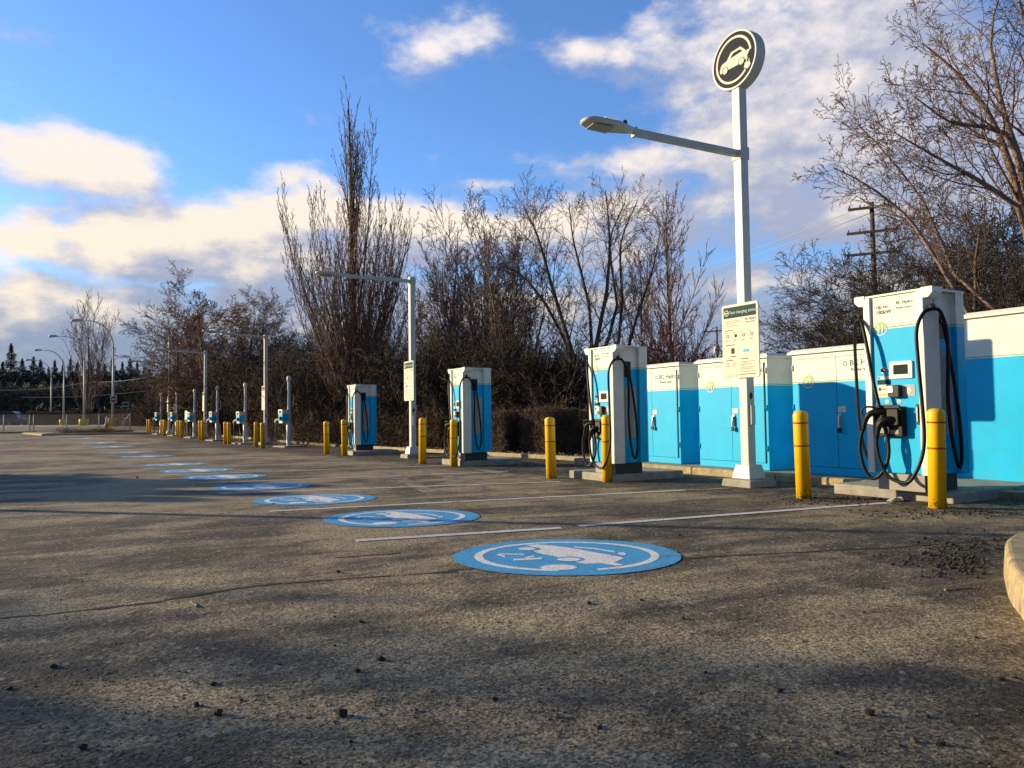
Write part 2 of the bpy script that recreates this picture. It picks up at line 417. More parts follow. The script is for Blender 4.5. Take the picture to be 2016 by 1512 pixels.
# ------------------------------------------------------------------ ground
_k = [(-30, 0), (7, 0), (11, -.03), (12, -.045), (16, -.065), (22, -.11), (29, -.155), (33, -.15), (38, -.09), (44, -.06), (52, 0), (56.5, .04),
      (60, .22), (64, .45), (80, .48), (100, .45), (125, .2), (200, .6), (700, 12)]
_ys = np.arange(-30, 705, .1); _zs = np.interp(_ys, [a for a, b in _k], [b for a, b in _k])
_w = np.exp(-.5*(np.arange(-40, 41)*.1/1.3)**2); _w /= _w.sum()
_zs = np.convolve(np.pad(_zs, 40, mode='edge'), _w, 'valid')
def gz(y): return float(np.interp(y, _ys, _zs))
def at(px, py, dz=0.0):
    """the ground point seen at a pixel"""
    d = ray(px, py); t = 2.0
    prev = 0.5
    while t < 300:
        if CAMZ + d.z*t < gz(d.y*t)+dz: break
        prev = t; t *= 1.01
    a, b = prev, t
    for _ in range(30):
        m = (a+b)/2
        if CAMZ + d.z*m < gz(d.y*m)+dz: b = m
        else: a = m
    return Vector((d.x*b, d.y*b, gz(d.y*b)+dz))
def G(x, y, dz=0.0): return Vector((x, y, gz(y)+dz))

def sheet(name, xl, xr, ys, nx, dz, m, lab=None):
    V_, F_ = [], []
    for y in ys:
        a, b = xl(y), xr(y)
        for i in range(nx+1): V_.append((a+(b-a)*i/nx, y, gz(y)+dz))
    for j in range(len(ys)-1):
        for i in range(nx): F_.append((j*(nx+1)+i, j*(nx+1)+i+1, (j+1)*(nx+1)+i+1, (j+1)*(nx+1)+i))
    o = link(name, fast_mesh(name, V_, F_, m)); tag(o, lab, None, None, 'structure'); return o
ysG = list(np.arange(-20, 70, .5)) + list(np.arange(70, 130, 2)) + list(range(130, 701, 30))
sheet('ground', lambda y: -700, lambda y: 700, ysG, 24, 0, M['soil'])
RX0 = 3.2   # edge of the paving
def edge_x(y): return -.2 - (y-19.5)*math.tan(ROWA)
ysA = list(np.arange(-20, 55.01, .5))
sheet('parking_lot', lambda y: -90, lambda y: max(edge_x(y), -30) if y > 9.5 else 60, ysA, 10, .004, M['asphalt'])
sheet('road', lambda y: -200, lambda y: -24, list(np.arange(68, 104, 2)), 6, .006, M['road'])

# markings -------------------------------------------------
def strip(name, p0, p1, w, m, dz=.009, jag=0.0, lab=None, seed=0, wend=None):
    rng = random.Random(seed); d = (p1-p0); L = d.length; d.normalize(); nrm = Vector((-d.y, d.x, 0)).normalized()
    n = max(2, int(L/.4)) if not jag else max(4, int(L/.09)); V_, F_ = [], []
    off = 0.0
    for i in range(n+1):
        t = i/n; c = p0+(p1-p0)*t; ww = w
        if jag:
            off += rng.gauss(0, jag*.35) - off*.04; c = c+nrm*off; ww = w*rng.uniform(.25, 1.5)
        for sgn in (-1, 1):
            q = c+nrm*sgn*ww/2; V_.append((q.x, q.y, gz(q.y)+dz))
    F_ = [(2*i, 2*i+2, 2*i+3, 2*i+1) for i in range(n)]
    o = link(name, fast_mesh(name, V_, F_, m)); tag(o, lab, None, None, 'structure'); return o
LINES = [((700, 1066), (1105, 1041)), ((1140, 1037), (1750, 991)), ((530, 1008), (1350, 966)), ((432, 973), (1104, 949)),
         ((393, 952), (1000, 929)), ((328, 936), (885, 917)), ((283, 923), (751, 909)), ((235, 905), (665, 899)), ((182, 885), (560, 884)),
         ((1352, 966), (1440, 962)), ((150, 873), (430, 871)), ((120, 862), (330, 862))]
for i, (a, b) in enumerate(LINES):
    strip('parking_line', at(*a), at(*b), .10, M['paintwhite'] if i < 9 else M['paintfaint'], seed=i)
for i, (a, b) in enumerate([((1330, 912), (1400, 955)), ((760, 930), (860, 975)), ((840, 925), (960, 965)), ((235, 905), (262, 912)), ((945, 925), (1090, 950))][1:]):
    strip('parking_line', at(*a), at(*b), .22 if i != 2 else .1, M['paintfaint'], dz=.007, seed=20+i)
CR = [((0, 1219), (320, 1184)), ((320, 1184), (560, 1150)), ((560, 1150), (900, 1128)), ((1336, 1100), (2016, 1062)), 
      ((660, 1100), (790, 1090)), ((860, 1130), (1110, 1108)), ((1000, 1022), (1500, 1003)), ((480, 1000), (700, 984)), ((0, 900), (500, 890))]
for i, (a, b) in enumerate(CR):
    strip('pavement_crack', at(*a), at(*b), .032, M['crack'], dz=.0065, jag=.03, seed=50+i)

# emblems
CX, CY, EX, EY = 985, 240, 930, 138
def nrmp(pts): return [((x-CX)/EX, (CY-y)/EY) for x, y in pts]
car = nrmp([(640, 156), (760, 150), (900, 163), (1050, 185), (1250, 228), (1400, 256), (1432, 275), (1345, 297), (1400, 322), (1330, 322), (1230, 303),
            (1110, 306), (1060, 299), (1130, 286), (1112, 262), (1000, 255), (905, 258), (868, 244), (760, 225), (715, 206), (762, 182), (700, 168)])
def flat_ring(mb, r0, r1, a0, a1, k=48, z=0.0):
    for j in range(k):
        A, B = a0+(a1-a0)*j/k, a0+(a1-a0)*(j+1)/k
        mb.add([(r0*math.cos(A), r0*math.sin(A), z), (r1*math.cos(A), r1*math.sin(A), z), (r1*math.cos(B), r1*math.sin(B), z), (r0*math.cos(B), r0*math.sin(B), z)], [(0, 1, 2, 3)])
def ell(mb, cx, cy, rx, ry, z, k=20):
    c = ((cx-CX)/EX, (CY-cy)/EY); rx /= EX; ry /= EY
    mb.add([(c[0]+rx*math.cos(2*math.pi*j/k), c[1]+ry*math.sin(2*math.pi*j/k), z) for j in range(k)], [tuple(range(k))])
def emblem():
    t = thing('painted_emblem', '', 'emblem')
    b = MB(); er = random.Random(9); b.add([(math.cos(2*math.pi*j/180)*(1+er.uniform(-.009, .006)), math.sin(2*math.pi*j/180)*(1+er.uniform(-.009, .006)), 0) for j in range(180)], [tuple(range(180))]); b.build('disc', M['paintblue'], t)
    z = .0012
    p = MB(); flat_ring(p, .74, .815, R(-75), R(262), z=z)
    body = [(700, 166), (660, 154), (760, 150), (900, 163), (1050, 185), (1250, 228), (1400, 256), (1432, 272), (1330, 300), (1395, 318), (1330, 322), (1230, 303), (1110, 306), (1060, 299), (1000, 285), (870, 246), (760, 225), (715, 206)]
    p.add([(x, y, z+0.0004) for x, y in nrmp(body)], [tuple(range(len(body)))])
    ell(p, 665, 187, 72, 12, z+0.0008); ell(p, 1445, 238, 34, 12, z+0.0008); ell(p, 890, 328, 140, 18, z+0.0008)
    gap = MB(); ell(gap, 990, 274, 128, 19, z+.0012); gap.build('wheel_gap', M['paintblue'], t)
    gap = MB(); ell(gap, 690, 189, 96, 17, z+.0006); gap.build('wheel_gap', M['paintblue'], t)
    ell(p, 990, 275, 94, 13, z+0.0016)
    for a, b_, w in [((1080, 178), (1240, 192), 5), ((1240, 192), (1400, 222), 6), ((415, 230), (480, 246), 6), ((430, 226), (640, 233), 4), ((550, 272), (780, 264), 6), ((640, 262), (720, 246), 5)]:
        A, B = nrmp([a])[0], nrmp([b_])[0]; h = w/EY
        p.add([(A[0], A[1]-h, z+0.0004), (B[0], B[1]-h, z+0.0004), (B[0], B[1]+h, z+0.0004), (A[0], A[1]+h, z+0.0004)], [(0, 1, 2, 3)])
    p.build('pictogram', M['paintpict'], t)
    return t
EM = [((1115, 1095), 441, 'nearest blue painted car emblem on the asphalt, biggest of the row'), ((792, 1020), 304, 'second blue painted car emblem from the viewer, just past the nearest white stall line'),
      ((620, 984), 236, 'third blue painted car emblem from the viewer, between two white stall lines'), ((516, 958.5), 188, 'fourth blue painted car emblem from the viewer, faded on the asphalt'),
      ((441, 939.5), 160, 'fifth blue painted car emblem from the viewer'), ((387, 927), 140, 'sixth blue painted car emblem from the viewer'), ((343, 915), 122, 'seventh blue painted car emblem from the viewer'),
      ((287, 899), 101, 'eighth blue painted car emblem, by the end of a faded stall line'), ((259, 891), 92, 'ninth blue painted car emblem, a thin streak on the far asphalt'),
      ((222, 880), 80, 'tenth painted car emblem, fourth from the far kerb'), ((196, 872), 72, 'painted car emblem third from the far kerb'),
      ((168, 863), 64, 'painted car emblem second from the far kerb'), ((140, 857), 58, 'farthest painted car emblem, beside the grassy kerb island')]
em0 = emblem()
for i, (p, w, lab) in enumerate(EM):
    o = em0 if i == 0 else copy_tree(em0)
    c = at(*p); rx = w/2/F*c.y*1.0
    o.location = (c.x, c.y, gz(c.y)+.0085); o.scale = (rx, rx*(.84 if i == 0 else .86), 1)
    o.rotation_euler = (math.atan2(gz(c.y+.4)-gz(c.y-.4), .8), 0, R((i*37) % 9-4) if i else 0)
    tag(o, lab, 'painted emblem', 'painted car emblems in the parking stalls')

# ------------------------------------------------------------------ chargers (designed at z=0 on the slab)
PHI = -R(60)   # local -y faces the stalls
def rounded(x0, x1, z0, z1, r, k=5):
    out = []
    for cx, cz, a in ((x1-r, z0+r, -90), (x1-r, z1-r, 0), (x0+r, z1-r, 90), (x0+r, z0+r, 180)):
        for j in range(k+1):
            t = R(a+90*j/k); out.append((cx+r*math.cos(t), cz+r*math.sin(t)))
    return out
def logo(parent, x, z, r, y):
    g = MB(); g.plate([(x+r*.86*math.cos(R(a)), z+r*.86*math.sin(R(a))) for a in range(0, 181, 10)], y, y+.003); g.build('emblem_top', M['green'], parent)
    w = MB(); w.arc_y(x, z, r*.86, r, R(180), R(360), y, y+.003)
    for s in (-1, 1):
        cx = x+s*r*.26
        w.plate([(cx-r*.06, z-r*.62), (cx+r*.06, z-r*.62), (cx+r*.17, z-r*.2), (cx+r*.17, z+r*.15), (cx+r*.09, z+r*.5), (cx, z+r*.66), (cx-r*.09, z+r*.5), (cx-r*.17, z+r*.15), (cx-r*.17, z-r*.2)], y-.002, y+.003)
    w.build('emblem_plugs', M['signwhite'], parent)
def charger():
    t = thing('fast_charger', '', 'charger')
    half = [(0, .0), (.275, .0), (.275, -.02), (.345, -.02), (.40, .15), (.345, .15), (.345, .50), (.40, .50), (.40, .66), (.33, .74), (0, .74)]
    poly = [(x, y) for x, y in half[1:]] + [(-x, y) for x, y in reversed(half[1:-1])]
    # y is + to the back; counter-clockwise order seen from above
    poly = [(-x, y) for x, y in reversed([(x, y) for x, y in half[1:-1]])] + [(x, y) for x, y in half[1:-1]]
    body = MB(); body.prism(poly, .19, 2.17); body.build('body', M['charger'], t, .008)
    cap = MB(); cap.prism([(-.41, -.025), (.41, -.025), (.41, .66), (.335, .75), (-.335, .75), (-.41, .66)], 2.1705, 2.195)
    cap.build('top_cover', M['white'], t, .006)
    for s in (-1, 1):
        # white fin down the front corner
        P_ = [(s*.272, -.03), (s*.35, -.03), (s*.408, .155), (s*.402, .16), (s*.30, .16)]
        if s < 0: P_ = P_[::-1]
        fn = MB(); fn.prism([(x, y) for x, y in P_], .185, 2.168); fn.build('corner_fin', M['white'], t, .006)
        # flared ear over the cable hanger
        e = MB(); a = [(s*.33, -.034), (s*.46, -.034), (s*.46, .15), (s*.33, .15)]; c = [(s*.33, -.034), (s*.41, -.034), (s*.41, .165), (s*.33, .165)]
        if s < 0: a, c = a[::-1], c[::-1]
        e.prism(c, 2.085, 2.135, a); e.prism(a, 2.1355, 2.203, [(x, y) for x, y in a]); e.build('cable_ear', M['white'], t, .006)
    seam = MB()
    for x0, x1, z0, z1 in ((-.262, .262, 2.135, 2.139), (-.264, -.260, .23, 2.135), (.260, .264, .23, 2.135)): seam.box(x0, x1, -.0025, .004, z0, z1)
    for s in (-1, 1):
        x = s*.4025
        seam.box(min(x, x-s*.01), max(x, x-s*.01), .49, .495, 2.03, 2.17); seam.box(min(x, x-s*.01), max(x, x-s*.01), .08, .49, 2.115, 2.119)
    seam.build('panel_seam', M['greyp'], t)
    pf = MB(); pf.box(-.27, .27, .03, .05, 0, .188); pf.build('plinth_front', M['plinth'], t, .004)
    pb = MB(); pb.box(-.272, .272, .0505, .64, 0, .188); pb.build('plinth', M['darkplinth'], t, .004)
    for s in (-1, 1):
        v = MB(); x0, x1 = sorted((s*.346, s*.356)); v.box(x0, x1, .22, .47, .62, 1.50)
        v.build('vent_panel', M['greyp'], t, .003)
        sl = MB(); x0, x1 = sorted((s*.357, s*.361))
        for i in range(13): sl.box(x0, x1, .235+i*.0185, .242+i*.0185, .66, 1.04); sl.box(x0, x1, .235+i*.0185, .242+i*.0185, 1.08, 1.46)
        sl.build('louvre', M['polegrey'], t)
        c = MB(); x0, x1 = sorted((s*.346, s*.350)); c.box(x0, x1, .20, .36, 1.66, 1.93); x0, x1 = sorted((s*.351, s*.39)); c.box(x0, x1, .23, .31, 1.83, 1.89)
        c.build('cable_outlet', M['dark'], t, .004)
    logo(t, -.16, 1.815, .085, -.004)
    tx = MB(); tx.text('Up to', .062, -.215, 2.035, -.003); tx.text('180kW', .062, -.215, 1.972, -.003); tx.build('capacity_lettering', M['text'], t); tx = MB()
    tx.text('BC Hydro', .046, .03, 2.062, -.003); tx.text('Power smart', .034, .03, 2.008, -.003)
    tx.build('lettering', M['text'], t)
    b = MB(); b.plate(rounded(-.06, .20, 1.235, 1.425, .012), -.022, 0); bz = b.build('screen_bezel', M['white'], t, .003)
    b = MB(); b.box(-.012, .152, -.026, -.0225, 1.282, 1.388); b.build('screen', M['screen'], bz)
    b = MB(); b.disc_y(-.135, 1.335, .036, -.006, 0); b.build('button_ring', M['steel'], t)
    b = MB(); b.disc_y(-.135, 1.335, .026, -.03, -.0065); b.build('stop_button', M['red'], t, .004)
    b = MB(); b.box(-.218, -.062, -.004, 0, 1.235, 1.268); b.box(-.218, -.05, -.004, 0, 1.03, 1.172); b.build('instruction_label', M['signwhite'], t)
    b = MB(); b.box(-.218, -.062, -.005, 0, 1.18, 1.228); b.build('dark_label', M['teal'], t)
    b = MB(); b.box(-.21, -.19, -.007, -.0045, 1.243, 1.26); b.box(-.205, -.18, -.007, -.0045, 1.11, 1.14); b.box(-.165, -.12, -.007, -.0045, 1.122, 1.128); b.box(-.205, -.12, -.007, -.0045, 1.06, 1.064); b.build('label_print', M['text'], t)
    b = MB(); b.box(-.1, -.075, -.007, -.0045, 1.115, 1.138); b.build('label_mark', M['red'], t)
    b = MB(); b.box(.07, .215, -.004, 0, 1.04, 1.165); pl = b.build('reader_plate', M['greyp'], t)
    b = MB(); b.disc_y(.145, 1.1, .036, -.007, -.0045); b.build('tap_symbol', M['signwhite'], pl)
    b = MB(); b.plate(rounded(-.06, .07, 1.03, 1.165, .02), -.07, 0); rd = b.build('card_reader', M['dark'], t, .006)
    b = MB(); b.box(-.055, .0, -.074, -.0705, 1.085, 1.155); b.build('reader_screen', M['steel'], rd)
    for x, s in ((-.11, '1'), (.03, '2')):
        b = MB(); b.disc_y(x, .985, .022, -.003, 0); d = b.build('socket_number', M['signwhite'], t)
        b = MB(); b.text(s, .03, x-.008, .974, -.005); b.build('number', M['text'], d)
    b = MB(); b.plate(rounded(.225, .262, .73, .95, .008), -.014, 0); hd = b.build('door_handle', M['dark'], t, .003)
    b = MB(); b.box(.238, .249, -.03, -.0145, .76, .92); b.build('grip', M['steel'], hd, .003)
    # connector holster
    h = MB(); h.plate(rounded(-.21, .11, .60, .93, .02), -.09, 0); h.plate(rounded(-.19, -.065, .72, .9, .02), -.14, -.0905); h.plate(rounded(-.045, .09, .72, .9, .02), -.13, -.0905)
    h.plate(rounded(-.20, .10, .905, .945, .01), -.11, -.091)
    ho = h.build('connector_holster', M['black'], t, .006)
    b = MB(); b.box(-.15, -.06, -.094, -.0905, .635, .69); b.box(-.035, .07, -.094, -.0905, .625, .67); b.build('holster_label', M['plinth'], ho)
    for pts_, hp in (([(-.05, -.10, .86), (-.10, -.14, .87), (-.17, -.17, .865), (-.22, -.19, .83), (-.26, -.19, .76), (-.29, -.19, .66)], [(-.10, -.14, .885), (-.17, -.18, .925), (-.26, -.20, .92), (-.285, -.20, .86), (-.245, -.2, .80)]),
                     ([(.05, -.10, .78), (.0, -.15, .79), (-.05, -.18, .77), (-.09, -.19, .72), (-.11, -.19, .66), (-.125, -.19, .58)], None)):
        S_ = spline(pts_, 5); n_ = len(S_)
        con = MB(); con.tube(S_, [.034 if i < n_*.5 else .034-.013*(i-n_*.5)/(n_*.5) for i in range(n_)], 10); cn = con.build('charging_connector', M['black'], t)
        if hp:
            h2 = MB(); h2.tube(spline(hp, 5), .012, 8); h2.build('grip', M['black'], cn)
    # hangers
    for s in (-1, 1):
        b = MB(); b.tube([(s*.42, .04, 2.06), (s*.42, .04, 2.0)], .006, 6); b.tube([(s*.42, .02, 2.0), (s*.42, .06, 2.0)], .016, 8)
        b.tube([(s*.42+.02, .02, 1.985), (s*.42-.02, .02, 1.985)], .034, 12); b.build('cable_hanger', M['dark'], t)
    HR, HL = (.43, .02, 1.965), (-.43, .02, 1.955)
    def cable(pts):
        b = MB(); b.tube(spline(pts, 8), .0195, 10); b.build('charging_cable', M['black'], t)
    cable([HR, (.36, -.04, 1.92), (.31, -.09, 1.74), (.32, -.10, 1.43), (.35, -.11, 1.0), (.37, -.12, .64), (.355, -.14, .41), (.28, -.16, .21), (.18, -.17, .11), (.0, -.18, .16), (-.09, -.19, .32), (-.13, -.19, .50), (-.125, -.19, .59)])
    cable([HL, (-.35, -.06, 1.89), (-.27, -.10, 1.62), (-.21, -.11, 1.28), (-.15, -.12, 1.02), (-.07, -.135, .74), (-.02, -.14, .46), (-.06, -.16, .25), (-.18, -.18, .13), (-.28, -.19, .22), (-.33, -.19, .41), (-.325, -.19, .56), (-.29, -.19, .67)])
    cable([HR, (.46, .10, 1.93), (.47, .19, 1.72), (.455, .22, 1.4), (.44, .22, 1.0), (.46, .23, .6), (.49, .26, .33), (.49, .32, .28), (.48, .37, .45), (.46, .38, .8), (.43, .34, 1.3), (.40, .29, 1.70), (.375, .27, 1.86)])
    cable([HL, (-.50, .04, 1.90), (-.56, .10, 1.65), (-.58, .14, 1.2), (-.58, .16, .8), (-.54, .18, .45), (-.46, .22, .28), (-.42, .28, .35), (-.42, .30, .8), (-.40, .28, 1.4), (-.375, .27, 1.86)])
    return t
CH = [((1878, 993), (1822, 970), 1.0, 'nearest white and blue fast charger, large in front of the tall blue cabinet'),
      ((1208, 950), (1210, 934), .885, 'second nearest white and blue fast charger, left of the row of blue cabinets'),
      ((914, 919), (914, 907.5), .885, 'third white and blue fast charger, standing just right of the second lamp post'),
      ((695, 897), (700.5, 887), .885, 'farthest of the big white and blue fast chargers, left of the second lamp post')]
ch0 = charger()
eu = Vector((math.cos(PHI), math.sin(PHI), 0)); ev = Vector((-math.sin(PHI), math.cos(PHI), 0))
for i, (p, pc, s, lab) in enumerate(CH):
    o = ch0 if i == 0 else copy_tree(ch0)
    c = at(*p)          # near corner of the slab at ground level
    org = c - eu*(.60*s/.9) + ev*.20*s
    q = at(*pc, .12) - (eu*.27 + ev*.03)*s
    o.location = (q.x, q.y, gz(c.y)+.12); o.rotation_euler = (0, 0, PHI); o.scale = (s, s, s)
    tag(o, lab, 'charger', 'white and blue fast chargers along the lot')
    b = MB(); L = 1.40 if i else 2.2; w = .60*s/.9
    b.box(-w-(.0 if i else .12), w, -.20*s, L-.2*s, -.06, .118)
    sl = b.build('concrete_slab', M['concrete'], None, .015, loc=(org.x, org.y, gz(c.y))); sl.rotation_euler = (0, 0, PHI)
    tag(sl, ['concrete slab under the nearest fast charger', 'concrete slab under the fast charger left of the blue cabinets', 'concrete slab under the fast charger right of the second lamp post', 'concrete slab under the farthest big fast charger'][i], 'concrete slab', 'concrete slabs under the fast chargers')

# ------------------------------------------------------------------ cabinets
def cabinet(w, d, h, split, m, doors=True):
    """local origin at the front right corner at pad level; x runs 0..-w to the left"""
    t = thing('equipment_cabinet', '', 'cabinet')
    b = MB(); b.box(-w, 0, 0, d, 0, h); b.build('housing', m, t, .008)
    b = MB()
    ov = .05
    b.prism([(-w-ov, -ov), (ov, -ov), (ov, d+ov), (-w-ov, d+ov)], h+.0005, h+.035)
    b.prism([(-w-ov, -ov), (ov, -ov), (ov, d+ov), (-w-ov, d+ov)], h+.0355, h+.075, [(-w, 0), (0, 0), (0, d), (-w, d)])
    b.build('roof', M['white'], t, .006)
    if doors:
        s = MB(); s.box(-w*.5-.003, -w*.5+.003, -.0015, .004, .12, h-.08); s.box(-w+.03, -.03, -.0015, .004, .112, .119); s.box(-w+.03, -.03, -.0015, .004, h-.078, h-.072)
        s.box(-.075, -.055, -.012, .004, .12, h-.075)
        s.build('door_seam', M['teal'], t)
        logo(t, -w*.81, split+.03, .105, -.005)
        x = MB(); x.text('BC Hydro', .115, -w*.5+.22, split+.22, -.003); x.text('Power smart', .065, -w*.5+.24, split+.14, -.003); x.arc_y(-w*.5+.15, split+.255, .026, .034, 0, 2*math.pi, -.003, -.001, 16)
        x.build('lettering', M['text'], t)
        l = MB(); l.box(-w*.5+.015, -w*.5+.14, -.004, 0, .92, 1.0); l.build('warning_label', M['signwhite'], t)
        for hz_ in (.35, 1.0, 1.6):
            for hx_ in (-w+.014, -.030):
                q_ = MB(); q_.tube([(hx_, -.008, hz_-.045), (hx_, -.008, hz_+.045)], .010, 8); q_.build('hinge', m, t)
        hnd = MB(); hnd.plate(rounded(-w*.5+.02, -w*.5+.075, .70, .90, .02), -.02, 0); hnd.tube([(-w*.5+.048, -.035, .87), (-w*.5+.048, -.045, .66)], .016, 8)
        hh = hnd.build('door_handle', M['steel'], t, .004)
        k = MB(); k.plate(rounded(-w*.5+.025, -w*.5+.08, .62, .69, .01), -.06, -.03); k.build('padlock', M['dark'], hh, .003)
    for cz in (split+.12, .42):
        lv = MB()
        for r_ in range(6 if cz < 1 else 4):
            for cc in range(3): lv.box(.0005, .007, .30+cc*.18, .42+cc*.18, cz+r_*.045, cz+r_*.045+.010)
        lv.build('louvre', m, t)
    return t
ROWC = R(30)
dC = Vector((-math.sin(ROWC), math.cos(ROWC), 0))
cb = cabinet(1.54, .95, 1.80, 1.36, M['cabinet'])
PADH = .10
posB = Vector((4.08, 11.80, 0))
def place_cab(o, t, lab):
    p = posB - dC*t
    o.location = (p.x, p.y, gz(12)+PADH+.004); o.rotation_euler = (0, 0, PHI); tag(o, lab, 'cabinet', 'blue and white equipment cabinets')
place_cab(cb, 0, 'middle low blue and white cabinet, partly behind the near lamp post and its sign')
c2 = copy_tree(cb); place_cab(c2, -2.02, 'leftmost blue and white cabinet, half hidden behind the second charger')
c3 = copy_tree(cb); place_cab(c3, 2.02, 'right low blue and white cabinet with the padlocked door, just left of the nearest charger')
c4 = cabinet(2.6, 1.1, 2.10, 1.58, M['cabinet_tall'], doors=False); place_cab(c4, 5.08, 'tall plain blue and white cabinet at the right edge behind the nearest charger')
c4.location += ev*.42
# pad with kerb pieces
pd0 = posB + dC*3.9; pdv = -dC
b = MB(); b.box(-11.2, .0, -.32, 2.0, -.1, PADH); pad = b.build('concrete_pad', M['concrete'], None, .012)
q = posB - dC*6.6; pad.location = (q.x, q.y, gz(12)); pad.rotation_euler = (0, 0, PHI); tag(pad, 'long low concrete pad under the row of blue cabinets', 'concrete pad')
k = MB(); x = -11.3
rng = random.Random(3)
while x < .0:
    L = 1.75 if rng.random() < .7 else .35
    k.box(x, x+L-.02, -.52, -.3215, -.1, PADH+.02); x += L
kb = k.build('pad_kerb', M['kerb'], None, .02); kb.location = pad.location; kb.rotation_euler = pad.rotation_euler
tag(kb, 'tan concrete kerb stones edging the cabinet pad', 'kerb')

# ------------------------------------------------------------------ bollards
def bollard():
    t = thing('bollard', '', 'bollard')
    b = MB(); prof = [(.083, -.02), (.083, .92), (.0835, .945), (.079, .968), (.066, .985), (.04, .997), (.012, 1.0)]
    b.lathe(prof, 26); b.build('sleeve', M['yellow'], t)
    for z in (.60, .86):
        r = MB(); r.lathe([(.0836, z-.009), (.0848, z-.009), (.0848, z+.009), (.0836, z+.009)], 26); r.build('red_band', M['redband'], t)
    return t
BO = [((1855, 1003), 197, 'nearest yellow bollard, in front of the nearest fast charger'), ((1588, 983), 173, 'yellow bollard left of the nearest fast charger, before the right low cabinet'),
      ((1198, 950), 132, 'yellow bollard in front of the second fast charger, against its white corner'), ((1086, 943), 121, 'yellow bollard standing alone left of the second fast charger'),
      ((893, 919), 93, 'yellow bollard against the front of the third fast charger'), ((831, 914), 91, 'yellow bollard beside the foot of the second lamp post'),
      ((677.5, 897.5), 71.5, 'yellow bollard at the left corner of the farthest big charger'), ((642, 894.5), 65, 'yellow bollard standing clear left of the farthest big charger'),
      ((516, 883), 51, 'right bollard of the pair at the foot of the third lamp post'), ((502.5, 880), 49, 'left bollard of the pair near the third lamp post'),
      ((450, 875), 43.5, 'right bollard of the pair by the second pedestal charger'), ((442.5, 874), 43.5, 'left bollard of the pair by the second pedestal charger'),
      ((398, 867), 39, 'right bollard of the pair at the foot of the fourth lamp post'), ((392, 866.5), 38.5, 'left bollard of the pair at the foot of the fourth lamp post'),
      ((355.5, 862), 34, 'right bollard of the pair by the fourth pedestal charger'), ((350.5, 861.5), 34, 'left bollard of the pair by the fourth pedestal charger'),
      ((322, 858), 31.5, 'right bollard of the pair by the lamp post with the far round sign'), ((318.5, 857), 31, 'left bollard of the pair by the lamp post with the far round sign'),
      ((294, 854.5), 28.5, 'bollard second from the left end of the row'), ((289.5, 854), 28.5, 'leftmost and farthest yellow bollard of the row')]
bo0 = bollard()
for i, (p, hpx, lab) in enumerate(BO):
    o = bo0 if i == 0 else copy_tree(bo0)
    c = at(*p); o.location = c + Vector((0, .08, .004)); s = hpx/F*c.y
    o.scale = ((1+s)/2, (1+s)/2, s); o.rotation_euler = (R(rng.uniform(-1.1, 1.1)), R(rng.uniform(-1.0, 1.0)), rng.uniform(0, 6.28))
    tag(o, lab, 'bollard', 'yellow bollards guarding the chargers')

# ------------------------------------------------------------------ lamp posts
def info_sign(name='info_sign'):
    """centre of the panel at the origin, front at y=0 facing -y"""
    b = MB(); b.plate(rounded(-.33, .33, -.52, .52, .04), 0, .02); fr = b.build(name, M['signwhite'], None, .003)
    b = MB(); b.plate([(-.292, .33), (.292, .33), (.292, .482), (-.292, .482)], -.003, -.0005); b.build('sign_header', M['teal'], fr)
    b = MB(); b.text('Fast charging station', .060, -.175, .385, -.0045); b.build('header_lettering', M['signwhite'], fr)
    b = MB(); b.arc_y(-.235, .405, .032, .042, 0, 2*math.pi, -.0045, -.003, 20); b.box(-.268, -.202, -.0045, -.003, .398, .412); b.build('header_emblem', M['signwhite'], fr)
    b = MB(); y = -.002
    b.text('BC Hydro', .045, .10, .275, y); b.text('Power smart', .030, .11, .238, y)
    def ln(x0, x1, z, h=.006): b.add([(x0, y, z), (x1, y, z), (x1, y, z+h), (x0, y, z+h)], [(0, 1, 2, 3)])
    for i, w in enumerate((.26, .28, .20, .24)): ln(-.27, -.27+w, .285-i*.024, .0035)
    ln(-.27, -.13, .15, .009)
    for i in range(4):
        cx = -.23+i*.145
        ln(cx-.03, cx-.015, .112, .014); b.arc_y(cx+.008, .075, .016 if i != 1 else .0, .024, 0, 2*math.pi, y, y+.001, 16); ln(cx-.03, cx+.02, .01, .008)
    ln(-.26, -.09, -.055, .009)
    b.plate(rounded(-.165, -.105, -.175, -.095, .012), y, y+.001); ln(-.175, -.085, -.22, .012)
    ln(-.27, -.14, -.27, .009); ln(.0, .15, -.262, .009)
    for i in range(3): ln(-.27, -.20, -.305-i*.022, .004); ln(-.165, -.08, -.305-i*.022, .004)
    for i, w in enumerate((.25, .12, .20, .06, .24, .23, .02, .24)): ln(.01, .01+w, -.298-i*.02, .004)
    ln(-.02, .26, -.475, .008); ln(-.25, -.04, -.49, .003)
    b.build('sign_print', M['text'], fr)
    b = MB(); b.box(.055, .155, -.003, -.0005, -.165, -.125); b.build('sign_swatch', M['blue'], fr)
    return fr
